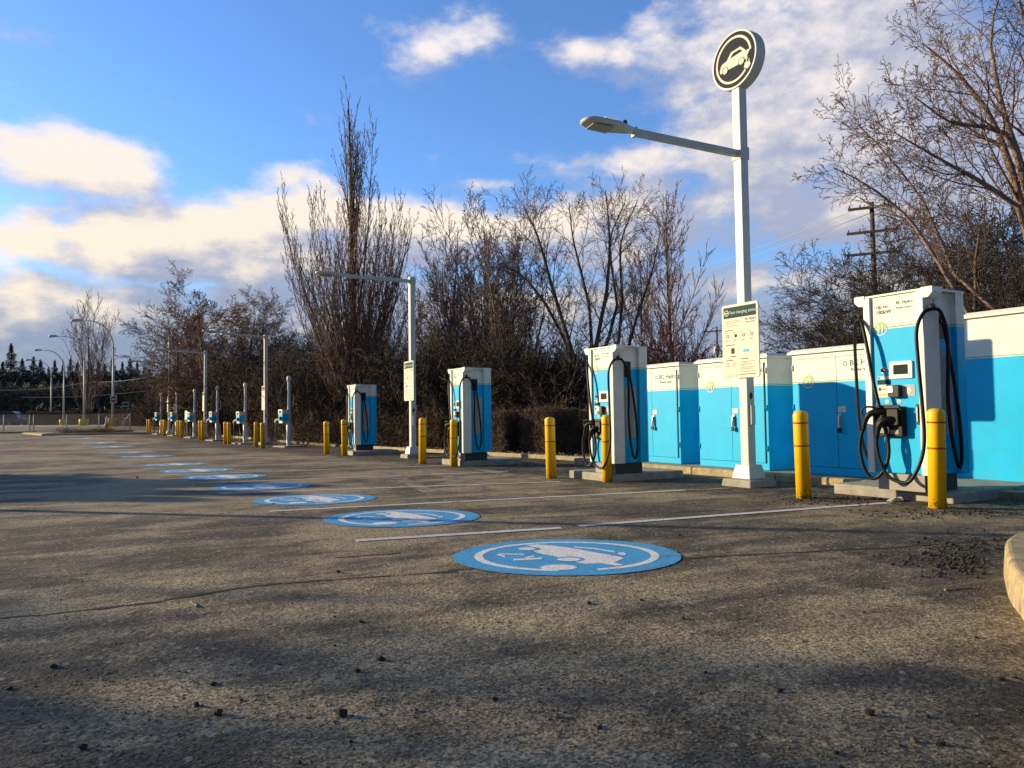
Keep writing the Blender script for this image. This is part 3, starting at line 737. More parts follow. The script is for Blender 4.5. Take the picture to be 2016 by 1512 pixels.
def luminaire(parent, arm_len, az, z):
    """arm from pole along azimuth vector az (in parent space)"""
    ax = Vector((az[0], az[1], 0)).normalized(); nx = Vector((-ax.y, ax.x, 0))
    tilt = .045
    def P(l, s, h): q = ax*l + nx*s; return (q.x, q.y, z+h+l*tilt)
    b = MB(); vs = [P(l, s, h) for l in (.055, arm_len) for s, h in ((-.04, -.045), (.04, -.045), (.04, .045), (-.04, .045))]
    b.add(vs, [(3, 2, 1, 0), (4, 5, 6, 7), (0, 1, 5, 4), (1, 2, 6, 5), (2, 3, 7, 6), (3, 0, 4, 7)])
    arm = b.build('lamp_arm', M['polegrey'], parent, .006)
    c = MB(); c.add([P(l, s, h) for l in (arm_len+.0005, arm_len+.05) for s, h in ((-.05, -.06), (.05, -.06), (.05, .06), (-.05, .06))], [(3, 2, 1, 0), (4, 5, 6, 7), (0, 1, 5, 4), (1, 2, 6, 5), (2, 3, 7, 6), (3, 0, 4, 7)])
    c.build('arm_collar', M['polegrey'], arm, .005)
    # head: sections along the arm
    h = MB(); k = 14; secs = [(0.05, .05, .05), (.12, .065, .055), (.2, .10, .06), (.32, .15, .058), (.55, .165, .052), (.70, .155, .045), (.78, .11, .035), (.81, .04, .02)]
    vs = []
    for l, w, hh in secs:
        for j in range(k):
            a = 2*math.pi*j/k; ca, sa = math.cos(a), math.sin(a)
            sx = math.copysign(abs(ca)**.6, ca)*w; sz = math.copysign(abs(sa)**.6, sa)*hh*(1.0 if sa > 0 else .55)
            vs.append(P(arm_len+l, sx, sz+.01))
    n = len(secs)
    h.add(vs, [(i*k+j, (i+1)*k+j, (i+1)*k+(j+1) % k, i*k+(j+1) % k) for i in range(n-1) for j in range(k)] + [tuple(range(k)), tuple((n-1)*k+j for j in reversed(range(k)))], True)
    hd = h.build('lamp_head', M['polegrey'], parent)
    f = MB()
    for i in range(8):
        f.add([P(arm_len+.30+i*.03+dl, s, hh) for dl in (0, .01) for s, hh in ((-.10, .04), (.10, .04), (.10, .085), (-.10, .085))], [(3, 2, 1, 0), (4, 5, 6, 7), (0, 1, 5, 4), (1, 2, 6, 5), (2, 3, 7, 6), (3, 0, 4, 7)])
    f.build('cooling_fin', M['polegrey'], hd)
    l = MB(); l.add([P(arm_len+a, s, -.035+dz) for dz in (0, -.008) for a, s in ((.40, -.11), (.70, -.10), (.70, .10), (.40, .11))], [(0, 1, 2, 3), (7, 6, 5, 4), (0, 4, 5, 1), (1, 5, 6, 2), (2, 6, 7, 3), (3, 7, 4, 0)])
    l.build('lamp_lens', M['lens'], hd)
    s_ = MB(); q = P(arm_len+.17, 0, .06); s_.lathe([(.032, q[2]), (.032, q[2]+.05), (.025, q[2]+.075), (.01, q[2]+.08)], 12, (q[0], q[1])); s_.build('photocell', M['blue'] if False else M['dark'], hd)
def round_sign(parent, z, r=.41):
    """thick disc facing -y, on the pole top"""
    k = 56
    ca, sa = math.cos, math.sin
    b = MB(); b.disc_y(0, z, r, -.09, .09, k); dr = b.build('sign_drum', M['polewhite'], parent, .006)
    for side in (-1,):
        b = MB(); b.disc_y(0, z, r*.93, -.0935, -.0905, k); b.build('sign_face', M['signdark'], dr)
    b = MB(); y0, y1 = -.098, -.094
    b.arc_y(0, z, r*.72, r*.80, R(-46), R(-356), y0, y1, 60)
    sh = lambda x, yy: ((x-1595)/205*r, z+((375-yy)/290*1.03-.30*(x-1595)/205)*r)
    sc = lambda pts: [sh(x, yy) for x, yy in pts]
    body = sc([(1478, 430), (1490, 408), (1535, 378), (1562, 362), (1690, 298), (1722, 312), (1735, 322), (1722, 348), (1722, 380), (1700, 392), (1640, 428), (1545, 468), (1490, 498), (1470, 500), (1468, 470)])
    b.plate(body[::-1], y0, y1)
    b.plate(sc([(1535, 378), (1575, 300), (1590, 292), (1598, 306), (1560, 366)])[::-1], y0-.0005, y1)
    b.plate(sc([(1575, 300), (1665, 255), (1672, 276), (1590, 312)])[::-1], y0-.001, y1)
    b.plate(sc([(1665, 255), (1722, 312), (1700, 320), (1655, 278)])[::-1], y0-.0015, y1)
    def el(mb, cx, cy, rx, ry, ya, yb):
        qx, qz = sh(cx, cy); mb.plate([(qx+.055*ca(2*math.pi*j/20), qz+.055*sa(2*math.pi*j/20)) for j in range(20)], ya, yb)
    el(b, 1518, 475, 28, 38, y0-.004, y1); el(b, 1670, 400, 28, 38, y0-.004, y1)
    b.plate(sc([(1735, 320), (1748, 300), (1730, 292), (1715, 312)]), y0-.002, y1)
    b.plate(sc([(1690, 470), (1700, 420), (1742, 408), (1750, 440), (1722, 482)])[::-1], y0-.002, y1)
    for q in ((1712, 385), (1732, 392)): b.plate(sc([(q[0]+4, q[1]+32), (q[0]-2, q[1]+28), (q[0]+4, q[1]-8), (q[0]+11, q[1]-6)]), y0-.002, y1)
    b.build('sign_pictogram', M['signwhite'], dr)
    rim = MB()
    for cx, cy in ((1518, 475), (1670, 400)):
        x_, z_ = sh(cx, cy)
        rim.arc_y(x_, z_, .048, .054, 0, 2*math.pi, y0-.006, y0-.0035, 20)
    rim.build('wheel_outline', M['signdark'], dr)
def lamp_post(p, arm_px, lab, square=True, top_sign=False, armz=4.66, group='white lamp posts leaning over the stalls', base='block'):
    c = at(*p)
    t = thing('lamp_post', lab, 'lamp post', c, PHI, group)
    m = M['polewhite']
    htop = 5.60 if top_sign else armz+.12
    b = MB()
    b.box(-.072, .072, -.072, .072, .25, htop); b.build('pole', m, t, .012)
    cp = MB(); cp.prism([(-.085, -.085), (.085, -.085), (.085, .085), (-.085, .085)], armz-.09, armz+.09)
    cp.build('arm_clamp', M['polegrey'], t, .008)
    cv = MB(); cv.prism([(-.165, -.165), (.165, -.165), (.165, .165), (-.165, .165)], .108, .30, [(-.125, -.125), (.125, -.125), (.125, .125), (-.125, .125)]); cv.build('base_cover', m, t, .012)
    cc = MB(); cc.prism([(-.27, -.27), (.27, -.27), (.27, .27), (-.27, .27)], -.05, .106, [(-.25, -.25), (.25, -.25), (.25, .25), (-.25, .25)]); cc.build('concrete_base', M['concrete'], t, .02)
    bx = MB(); bx.box(.0725, .11, -.04, .04, .85, 1.12); bx.build('junction_box', m, t, .006)
    bx = MB(); bx.disc_y(0, 0, .03, 0, .004, 16); o = bx.build('pole_sticker', M['dark'], t); o.rotation_euler = (0, 0, R(90)); o.location = (.0765, 0, 1.25); o.scale = (1, 1, 1.6)
    # arm direction from where its end is seen
    e = pd(*arm_px, 10.0); d = ray(*arm_px)
    tt = (armz+.11 - (CAMZ-c.z))/d.z; end = d*tt
    v = Vector((end.x-c.x, end.y-c.y, 0)); L = min(max(v.length, 2.2), 2.75)
    a = v.normalized(); al = (a.dot(eu), a.dot(ev))
    luminaire(t, L-.80, al, armz)
    if top_sign:
        round_sign(t, htop+.40)
    s = info_sign(); s.parent = t; s.location = (0, -.105, 2.02)
    br = MB(); br.box(-.2, .2, -.085, -.0725, 1.75, 1.79); br.box(-.2, .2, -.085, -.0725, 2.25, 2.29); br.build('sign_bracket', M['steel'], t)
    return t
lamp_post((1475, 957), (1147, 240), 'nearest lamp post with a round car sign on top and an information panel', top_sign=True)
lamp_post((813, 901.5), (621, 538), 'second lamp post with a single arm, between the third and fourth fast chargers')
lamp_post((523, 875.5), (399, 652), 'third lamp post with a single arm, left of the nearest pedestal charger')
lamp_post((404, 864), (303, 688), 'fourth lamp post with a single arm, among the pedestal chargers')
lamp_post((333, 857), (249, 711), 'farthest lamp post, with a small round sign on top', top_sign=True)

# ------------------------------------------------------------------ pedestal chargers
def pedestal():
    t = thing('pedestal_charger', '', 'charger')
    b = MB(); b.lathe([(.115, 0), (.115, .05), (.108, .055), (.108, .95), (.068, 1.0), (.066, 2.72)], 16); b.build('post', M['polewhite'], t)
    b = MB(); b.lathe([(.085, 2.721), (.092, 2.74), (.092, 2.87), (.075, 2.92), (.03, 2.94)], 16); b.build('post_cap', M['polewhite'], t)
    b = MB(); b.prism([(-.25, -.36), (.15, -.36), (.15, -.092), (-.25, -.092)], 1.06, 1.36); u = b.build('charger_unit', M['blue'], t, .02)
    b = MB(); b.prism([(-.25, -.365), (.15, -.365), (.15, -.09), (-.25, -.09)], 1.3605, 1.55); b.build('unit_top', M['polewhite'], u, .02)
    b = MB(); b.box(-.15, .06, -.37, -.3655, 1.40, 1.50); b.build('screen', M['screen'], u)
    b = MB(); b.prism([(-.22, -.34), (.12, -.34), (.12, -.095), (-.22, -.095)], .98, 1.0595); b.build('unit_base', M['polewhite'], u, .015)
    b = MB(); b.box(-.09, .05, -.43, -.3655, 1.12, 1.26); b.build('plug_dock', M['dark'], u, .01)
    b = MB(); b.tube(spline([(-.24, -.28, 1.12), (-.38, -.33, 1.14), (-.48, -.36, 1.08), (-.52, -.36, 1.0)], 5), .04, 8); b.build('charging_gun', M['polewhite'], t)
    def cable(pts, r=.014):
        b = MB(); b.tube(spline(pts, 7), r, 6); b.build('charging_cable', M['black'], t)
    cable([(-.52, -.36, .98), (-.56, -.36, .75), (-.52, -.35, .42), (-.3, -.33, .18), (-.1, -.3, .10), (.1, -.28, .22), (.13, -.26, .42), (.0, -.26, .5), (-.15, -.26, .38), (-.1, -.26, .16)])
    cable([(-.52, -.36, .98), (-.42, -.38, .75), (-.38, -.38, .42), (-.25, -.36, .17), (.0, -.34, .06), (.2, -.3, .12)])
    cable([(-.12, -.1, 2.7), (-.27, -.24, 2.3), (-.26, -.25, 1.8), (-.22, -.25, 1.55)])
    cable([(.0, .08, 2.8), (.18, .1, 2.5), (.26, .08, 1.9), (.22, .05, 1.4), (.40, .0, .9), (.5, -.02, .5), (.35, -.05, .22), (.1, -.12, .2)])
    b = MB(); b.box(-.55, .55, -.45, .55, -.05, .06); b.build('base_slab', M['concrete'], t, .01)
    return t
PE = [((569, 880), 137, 'nearest pedestal charger, right of the third lamp post'), ((483, 874), 118, 'second pedestal charger, left of the third lamp post'),
      ((428, 867.5), 106, 'third pedestal charger, between the third and fourth lamp posts'), ((383, 862), 94, 'fourth pedestal charger, just left of the fourth lamp post'),
      ((348, 858), 86, 'fifth pedestal charger, right of the farthest lamp post'), ((317, 855), 80, 'farthest pedestal charger, left of the farthest lamp post')]
pe0 = pedestal()
for i, (p, hp, lab) in enumerate(PE):
    o = pe0 if i == 0 else copy_tree(pe0)
    c = at(*p); s = hp/F*c.y/2.88
    o.location = c; o.rotation_euler = (0, 0, PHI+R(12)); o.scale = (s, s, s)
    tag(o, lab, 'charger', 'white post chargers with blue boxes at the far end')
c = at(366, 862); b = MB(); b.plate(rounded(-.2, .2, .9, 1.55, .06), 0, .03); gs = thing('small_sign', 'small pale green sign panel left of the fourth pedestal charger', 'sign', c, PHI+R(12))
o = b.build('sign_panel', M['ledgreen'], gs); b = MB(); b.tube([(0, .05, 0), (0, .05, 1.4)], .03, 8); b.build('post', M['polewhite'], gs)

# ------------------------------------------------------------------ bare trees
def tubes_mesh(name, polys, k, m, smooth=True):
    """polys: list of (pts Nx3, radii N)"""
    by = {}
    for p, r in polys: by.setdefault(len(p), []).append((p, r))
    VV, FF, off = [], [], 0
    ang_ = np.arange(k)*2*math.pi/k
    for n, L in by.items():
        P = np.array([a for a, _ in L]); Q = np.array([b for _, b in L])      # M,n,3
        T = np.gradient(P, axis=1); T /= np.linalg.norm(T, axis=2, keepdims=True)+1e-9
        ref = np.where(np.abs(T[:, :1, 2:3]) < .9, np.array([0, 0, 1.]), np.array([1., 0, 0]))
        N = np.cross(T, np.broadcast_to(ref, T.shape)); N /= np.linalg.norm(N, axis=2, keepdims=True)+1e-9
        B = np.cross(T, N)
        ring = P[:, :, None, :] + Q[:, :, None, None]*(N[:, :, None, :]*np.cos(ang_)[None, None, :, None] + B[:, :, None, :]*np.sin(ang_)[None, None, :, None])
        Mn = len(L); VV.append(ring.reshape(-1, 3))
        base = off + np.arange(Mn)[:, None, None]*n*k
        i = np.arange(n-1)[None, :, None]*k; j = np.arange(k)[None, None, :]; j2 = (j+1) % k
        FF.append(np.stack([base+i+j, base+i+j2, base+i+k+j2, base+i+k+j], -1).reshape(-1, 4)); off += Mn*n*k
    me = fast_mesh(name, np.concatenate(VV), np.concatenate(FF), m, smooth)
    return me
def unit(v): return v/(np.linalg.norm(v)+1e-9)
def grow(rs, p, d, L, r, lv, P, out):
    """P[lv] = dict(n steps, wig, up, nch, t0, ang, lr, rr)"""
    q = P[lv]; n = q['n']; pts = [p]; rad = [r]; tan = []
    d = unit(d)
    for i in range(n):
        d = unit(d + rs.normal(0, q['wig'], 3) + np.array([0, 0, q['up']])); tan.append(d)
        p = p + d*L/n; pts.append(p); rad.append(max(r*(1-.85*(i+1)/n), P['rmin']))
    out[min(lv, 9)].append((np.array(pts), np.array(rad)))
    sprout(rs, np.array(pts), np.array(rad), L, lv, P, out)
def sprout(rs, pts, rad, L, lv, P, out):
    q = P[lv]
    if lv+1 not in P or not q['nch']: return
    n = len(pts)-1; az = rs.uniform(0, 6.28)
    nch = max(1, int(round(q['nch']*rs.uniform(.8, 1.2))))
    for c in range(nch):
        t = q['t0'] + (1-q['t0'])*(c+rs.uniform(0, 1))/nch; t = min(t, .985)
        i = min(int(t*n), n-1); f = t*n-i; p = pts[i]*(1-f)+pts[i+1]*f; d = unit(pts[i+1]-pts[i])
        az += 2.4 + rs.normal(0, .4)
        a = np.cross(d, [0, 0, 1.0]); a = unit(a) if np.linalg.norm(a) > .05 else np.array([1., 0, 0]); b = np.cross(d, a)
        an = q['ang']*rs.uniform(.7, 1.3)
        nd = d*math.cos(an) + (a*math.cos(az)+b*math.sin(az))*math.sin(an)
        lr = q['lr'](t) if callable(q['lr']) else q['lr']*(1.15-.6*t)
        rr = rad[i]*(1-f)+rad[i+1]*f
        grow(rs, p, nd, L*lr*rs.uniform(.7, 1.25), max(rr*q['rr'], P['rmin']), lv+1, P, out)
def make_tree(name, rs, P, H, r0, m_bark, m_twig, stems=None, split=1):
    """returns prototype Empty at the origin with trunk and crown"""
    out = {i: [] for i in range(10)}
    if stems is None: stems = [((0, 0, 0), (0, 0, 1), H, r0)]
    for s in stems:
        if len(s) == 2: # explicit polyline, radii
            pts = np.array(s[0], float); rad = np.array(s[1], float); out[0].append((pts, rad))
            L = np.linalg.norm(np.diff(pts, axis=0), axis=1).sum(); sprout(rs, pts, rad, L, 0, P, out)
        else: grow(rs, np.array(s[0], float), np.array(s[1], float), s[2], s[3], 0, P, out)
    t = link(name, None); t.empty_display_size = .2
    tr = [x for i in range(split) for x in out[i]]; cr_ = [x for i in range(split, 10) for x in out[i]]
    link('trunk', tubes_mesh('trunk', tr, 7, m_bark), t)
    big = [x for x in cr_ if x[1][0] > .03]; sm = [x for x in cr_ if x[1][0] <= .03]
    link('crown', tubes_mesh('crown', big+sm, 3, m_twig), t)
    return t
def lvl(n, wig, up, nch=0, t0=.2, ang=.6, lr=.5, rr=.55): return dict(n=n, wig=wig, up=up, nch=nch, t0=t0, ang=ang, lr=lr, rr=rr)
def put(o, px, py, Y, lab, group='bare trees beyond the lot', rz=0, s=1.0, sz=None, cat='tree', below=None):
    e = pd(px, py, Y); o.location = (e.x, Y, gz(Y)-.05); o.rotation_euler = (0, 0, rz); o.scale = (s, s, sz or s); tag(o, lab, cat, group); return o
RS = lambda n: np.random.RandomState(n)

# tall narrow spire tree behind the third charger
P = {'rmin': .007, 0: lvl(14, .018, .075, 17, .16, .34, lambda t: .22*(1.15-.6*t), .42), 1: lvl(6, .04, .12, 6, .10, .34, .30, .6), 2: lvl(4, .07, .10, 3, .1, .4, .4, .7), 3: lvl(2, .08, .06)}
rs = RS(4); st = [((0, 0, 0), (0, 0, 1), 14.8, .17)]
for i in range(9):
    a = 2.4*i; z = 4.2+i*.85; st.append(((0, 0, z), (math.cos(a)*.10, math.sin(a)*.10, 1), (14.6-z)*rs.uniform(.60, .93), .045))
for i in range(60):
    a = 2.4*i+rs.uniform(-.3, .3); z = .3+i*.04; q = rs.uniform(.15, 1.0)**.7*.74
    st.append(((0, 0, z), (math.cos(a)*q, math.sin(a)*q, 1), rs.uniform(5.6, 8.6), .038))
t = make_tree('spire_tree', rs, P, 14.8, .17, M['bark'], M['twig'], stems=st); put(t, 698, 800, 31.5, 'tall bare tree with a narrow spire top, behind the farthest big charger')
# slim distant upright tree at left
P2 = {'rmin': .015, 0: lvl(8, .03, .05, 12, .05, .35, .6, .5), 1: lvl(6, .05, .12, 9, .15, .4, .35, .6), 2: lvl(4, .1, .08, 4, .2, .5, .4, .6), 3: lvl(3, .1, .05)}
t = make_tree('upright_tree', RS(8), P2, 13.0, .16, M['bark'], M['twig'], stems=[((0, 0, 0), (0, 0, 1), 12.5, .14), ((.2, 0, 0), (.12, .05, 1), 11.5, .12), ((-.2, 0, 0), (-.14, 0, 1), 10.5, .12), ((0, .1, 0), (.02, .2, 1), 12, .1)])
put(t, 172, 830, 90, 'slim upright bare tree between the arched street lamps')
# broad dark trees at left of the spire tree
P3 = {'rmin': .012, 0: lvl(10, .05, .03, 20, .18, .85, lambda t: .52*(1.15-.65*t), .5), 1: lvl(7, .09, .05, 12, .15, .65, .44, .6), 2: lvl(5, .13, .03, 8, .12, .65, .42, .6), 3: lvl(4, .16, .02, 3, .2, .6, .5, .7), 4: lvl(2, .1, .0)}
b1 = make_tree('broad_tree', RS(11), P3, 10.8, .20, M['bark'], M['twig']); put(b1, 415, 830, 46, 'broad bare tree rising highest behind the far lamp posts', s=1.0, sz=.74)
b2 = copy_tree(b1); put(b2, 345, 830, 50, 'bare tree at the left end of the dark group behind the far lamp posts', rz=2.1, s=.88, sz=.62)
b3 = copy_tree(b1); put(b3, 478, 830, 47, 'bare tree above the third lamp post, left of the spire tree', rz=4.0, s=.95, sz=.70)
b4 = copy_tree(b1); put(b4, 378, 830, 56, 'bare tree behind the farthest lamp post, second in the dark group', rz=5.2, s=1.05, sz=.80)
b5 = copy_tree(b1); put(b5, 535, 830, 44, 'low bare tree filling the gap left of the spire tree', rz=1.0, s=.8, sz=.60)
# multi stem vase trees right of the second lamp post
P4 = {'rmin': .008, 0: lvl(9, .05, .035, 12, .22, .5, .40, .45), 1: lvl(7, .08, .07, 9, .15, .5, .40, .55), 2: lvl(5, .10, .05, 4, .15, .5, .42, .6), 3: lvl(3, .12, .0, 2, .2, .5, .6, .8), 4: lvl(2, .1, -.05)}
def vase(seed, n, H, spread=.35):
    rs = RS(seed); out = []
    for i in range(n):
        a = 2*math.pi*i/n + rs.uniform(-.4, .4); s = spread*rs.uniform(.5, 1.2)
        out.append(((math.cos(a)*.2, math.sin(a)*.2, 0), (math.cos(a)*s, math.sin(a)*s, 1), H*rs.uniform(.85, 1.08), .085))
    return out
v1 = make_tree('multi_stem_tree', RS(21), P4, 8.5, .1, M['barklight'], M['twig'], stems=vase(1, 6, 8.6)); put(v1, 925, 830, 30, 'multi stemmed bare tree above the third charger, right of the second lamp post')
v2 = copy_tree(v1); put(v2, 1005, 830, 28, 'multi stemmed bare tree between the third charger and the airy birch', rz=2.5, s=.92)
v3 = copy_tree(v1); put(v3, 860, 830, 36, 'lower multi stemmed bare tree right behind the second lamp post', rz=4.4, s=.86)
v4 = copy_tree(v1); put(v4, 965, 830, 40, 'bare tree standing back between the two multi stemmed trees', rz=1.3, s=1.1)
# airy birches drawn by their main limbs
def limb(pix, Y, r0, r1, dy=0.0, n=9):
    P_ = [pd(x, y, Y+dy*i/(len(pix)-1)) for i, (x, y) in enumerate(pix)]
    S = spline(P_, 3); m_ = len(S)
    idx = np.linspace(0, m_-1, n).round().astype(int); pts = [tuple(S[i]) for i in idx]
    return (pts, [r0+(r1-r0)*i/(n-1) for i in range(n)])
P5 = {'rmin': .006, 0: lvl(9, .05, .02, 17, .30, .62, lambda t: .26*(1.15-.7*t)+.04, .40), 1: lvl(6, .09, .035, 8, .15, .6, .42, .6), 2: lvl(4, .12, .0, 5, .15, .6, .45, .65), 3: lvl(3, .14, -.02, 0)}
def pix_tree(name, limbs, Y, base, P_, rs, mb_, mt_, lab, group='bare trees beyond the lot'):
    bx = pd(*base, Y); o0 = Vector((bx.x, Y, gz(Y)-.05))
    st = []
    for l in limbs:
        pts, rad = limb(*l); st.append(([tuple(Vector(p)-o0) for p in pts], rad))
    t = make_tree(name, rs, P_, 1, 1, mb_, mt_, stems=st); t.location = o0; tag(t, lab, 'tree', group); return t
Yb = 27
pix_tree('birch_tree', [([(1150, 800), (1128, 700), (1085, 560), (1060, 470), (1030, 405)], Yb, .11, .02, -1),
                        ([(1160, 800), (1172, 690), (1195, 570), (1200, 470), (1192, 375)], Yb, .11, .02),
                        ([(1165, 800), (1190, 690), (1215, 600), (1200, 480), (1230, 400)], Yb, .09, .018, 1.5),
                        ([(1175, 800), (1212, 700), (1225, 590), (1222, 480), (1255, 395)], Yb, .09, .015, -1.2),
                        ([(1150, 800), (1120, 690), (1075, 600), (1030, 545), (985, 520)], Yb, .09, .015, 1),
                        ([(1170, 800), (1165, 700), (1160, 600), (1130, 480), (1120, 400)], Yb, .09, .015, -1.5),
                        ([(1180, 800), (1225, 720), (1255, 620), (1285, 530), (1300, 455)], Yb, .08, .015)], Yb, (1160, 830), P5, RS(31), M['bark'], M['twig'],
         'airy many stemmed birch rising behind the second charger')
P1b = {'rmin': .012, 0: lvl(12, .02, .02, 44, .03, .6, lambda t: .5*(1.08-.75*t), .42), 1: lvl(7, .06, .12, 11, .12, .42, .24, .55), 2: lvl(4, .08, .08, 4, .1, .45, .42, .6), 3: lvl(3, .1, .05)}
t = make_tree('oval_tree', RS(41), P1b, 11.8, .15, M['bark'], M['twig']); put(t, 1330, 815, 40, 'dense oval bare tree above the left blue cabinets')
t2 = copy_tree(t); put(t2, 1265, 815, 44, 'bare tree half hidden between the birch and the dense oval tree', rz=2, s=.82)
# dark spreading trees behind the cabinets
P6 = {'rmin': .0055, 0: lvl(8, .10, .03, 12, .12, .90, .66, .5), 1: lvl(7, .10, .02, 10, .12, .65, .50, .55), 2: lvl(5, .12, .0, 7, .10, .6, .50, .6), 3: lvl(4, .14, -.01, 3, .15, .7, .5, .7), 4: lvl(3, .2, -.02)}
rs = RS(50)
s1 = make_tree('spreading_tree', rs, P6, 5, .13, M['bark'], M['twigdark'], stems=[((0, 0, 0), (-.25, 0, 1), 4.6, .12), ((.2, .1, 0), (.35, .1, 1), 4.6, .11), ((-.1, .1, 0), (0, .3, 1), 4.8, .11)])
put(s1, 1810, 815, 19.5, 'dark spreading bare tree behind the right low cabinet', 'dark trees behind the cabinets', s=.98)
s2 = copy_tree(s1); put(s2, 1905, 815, 18, 'dark spreading bare tree behind the nearest charger', 'dark trees behind the cabinets', rz=2.3, s=1.16)
s3 = copy_tree(s1); put(s3, 2060, 815, 19, 'dark spreading bare tree cut off by the right edge', 'dark trees behind the cabinets', rz=4.1, s=1.3)
s4 = copy_tree(s1); put(s4, 1700, 815, 24, 'lowest dark bare tree reaching left over the cabinets', 'dark trees behind the cabinets', rz=5.0, s=.78)
s5 = copy_tree(s1); put(s5, 1900, 815, 24, 'dark bare tree standing back behind the utility pole', 'dark trees behind the cabinets', rz=.9, s=1.25)
# big birch leaning in from the right
Yr = 14.5
P7 = {'rmin': .005, 0: lvl(9, .05, .02, 11, .25, .60, lambda t: .26*(1.15-.65*t)+.03, .42), 1: lvl(7, .12, .05, 8, .12, .65, .42, .58), 2: lvl(5, .16, .03, 5, .1, .65, .42, .62), 3: lvl(4, .2, .0, 2, .2, .6, .5, .8), 4: lvl(3, .15, 0)}
pix_tree('birch_tree', [([(2085, 820), (2050, 560), (2005, 380), (1965, 260), (1925, 190), (1870, 130), (1815, 85)], Yr, .11, .012),
                        ([(2085, 820), (2060, 520), (2012, 330), (1985, 250), (1960, 150), (1950, 60), (1975, -30)], Yr, .10, .012, 1),
                        ([(2080, 820), (2030, 460), (1950, 370), (1880, 330), (1810, 290), (1760, 260)], Yr, .07, .010, -1),
                        ([(2080, 800), (1990, 640), (1880, 540), (1820, 400), (1750, 310), (1690, 245)], Yr, .055, .010, 1),
                        ([(2080, 800), (1960, 700), (1850, 520), (1780, 420), (1700, 360), (1640, 330)], Yr, .055, .010),
                        ([(2090, 820), (2075, 500), (2040, 260), (2030, 100), (1990, -60)], Yr, .12, .02, -1),
                        ([(2070, 600), (2000, 300), (1940, 250), (1870, 240), (1800, 190)], Yr, .07, .012, -1)], Yr, (2085, 830), P7, RS(61), M['barklight'], M['twig'],
         'big birch with sunlit bark leaning in from the right edge', 'birches by the lot')
# red twigged shrubs
P8 = {'rmin': .009, 0: lvl(6, .10, .02, 7, .1, .5, .5, .6), 1: lvl(5, .14, .02, 6, .1, .6, .5, .65), 2: lvl(4, .18, 0, 4, .1, .7, .5, .7), 3: lvl(3, .2, 0)}
def bush(seed, n, H, m1, m2, name):
    rs = RS(seed); st = []
    for i in range(n):
        a = rs.uniform(0, 6.28); q = rs.uniform(.0, .5)
        st.append(((math.cos(a)*q, math.sin(a)*q, 0), (math.cos(a)*rs.uniform(.1, .8), math.sin(a)*rs.uniform(.1, .8), 1), H*rs.uniform(.7, 1.1), .028))
    return make_tree(name, rs, P8, H, .03, m1, m2, stems=st)
rb = bush(71, 16, 3.6, M['bark'], M['twigred'], 'red_twig_shrub')
for i, (px, Y, s, lab) in enumerate([(1320, 24, .95, 'dark red twigged shrub above the leftmost blue cabinet'), (1265, 25, .8, 'dark red twigged shrub behind the second charger'), (1385, 27, .8, 'dark red twigged shrub left of the near sign panel'), (1130, 24, .72, 'dark red twigged shrub left of the second charger')]):
    o = rb if i == 0 else copy_tree(rb); put(o, px, 815, Y, lab, 'red twigged shrubs', rz=i*1.7, s=s, cat='shrub')
bb = bush(72, 18, 3.4, M['barklight'], M['twigdark'], 'bare_shrub')  # pale bark puts sunlight into the colour of the thin stems
BS = [(312, 56, 'at the far left end of the thicket'), (370, 50, 'behind the farthest lamp post'), (440, 43, 'behind the fourth lamp post'), (510, 38, 'behind the third lamp post'), (600, 33, 'left of the farthest big charger'),
      (660, 31, 'directly behind the farthest big charger'), (775, 29, 'left of the second lamp post'), (850, 27, 'right of the second lamp post'), (905, 26, 'behind the third charger'), (1005, 24.5, 'just right of the third charger'),
      (1060, 23.5, 'behind the small red sign'), (1105, 22.5, 'left of the second charger by the lone bollard'), (560, 36, 'between the third lamp post and the farthest big charger'), (725, 33, 'under the spire tree'), (955, 28, 'standing back behind the third charger'), (1170, 25, 'hidden behind the second charger')]
for i, (px, Y, w) in enumerate(BS):
    o = bb if i == 0 else copy_tree(bb); put(o, px, 815, Y+1.0, 'dark bare shrub '+w, 'bare shrubs along the lot edge', rz=i*2.1, s=.85+.35*((i*7) % 5)/4, cat='shrub')

# ------------------------------------------------------------------ thicket, hedges, far woods
def blades(rs, C, Lm, Wm, D=None, up=.0):
    """random thin quads at centres C"""
    n = len(C)
    d = rs.normal(0, 1, (n, 3)); d[:, 2] += up; d /= np.linalg.norm(d, axis=1, keepdims=True)
    s = np.cross(d, rs.normal(0, 1, (n, 3))); s /= np.linalg.norm(s, axis=1, keepdims=True)+1e-9
    L = (Lm*rs.uniform(.5, 1.5, n))[:, None]/2; w = (Wm*rs.uniform(.6, 1.4, n))[:, None]/2
    V_ = np.stack([C-d*L-s*w*.6, C+d*L-s*w*.3, C+d*L+s*w*.3, C-d*L+s*w], 1).reshape(-1, 3)
    return V_, np.arange(4*n).reshape(-1, 4)
gzv = lambda y: np.interp(y, _ys, _zs)
def band(name, xs, tops, depth0, thick, n, Lm, Wm, m, lab, seed, up=.3, kind='stuff'):
    """plant mass behind the lot edge: pixel columns xs with pixel tops, depth function along columns"""
    rs = RS(seed); px = rs.uniform(xs[0], xs[-1], n); Yc = np.interp(px, xs, depth0) + rs.uniform(0, thick, n)
    hor = 817-(px-1008)*.0127
    tp = np.interp(px, xs, tops) + 14*np.sin(px*.05+seed)+9*np.sin(px*.13)
    hmax = (hor-tp)/F*Yc + CAMZ - gzv(Yc)
    z = gzv(Yc) + hmax*rs.uniform(0, 1, n)**.85*rs.uniform(.75, 1.05, n)
    C = np.stack([(px-1008)/F*Yc, Yc, z], 1)
    V_, F_ = blades(rs, C, Lm, Wm, up=up)
    o = link(name, fast_mesh(name, V_, F_, m)); tag(o, lab, None, None, kind); return o
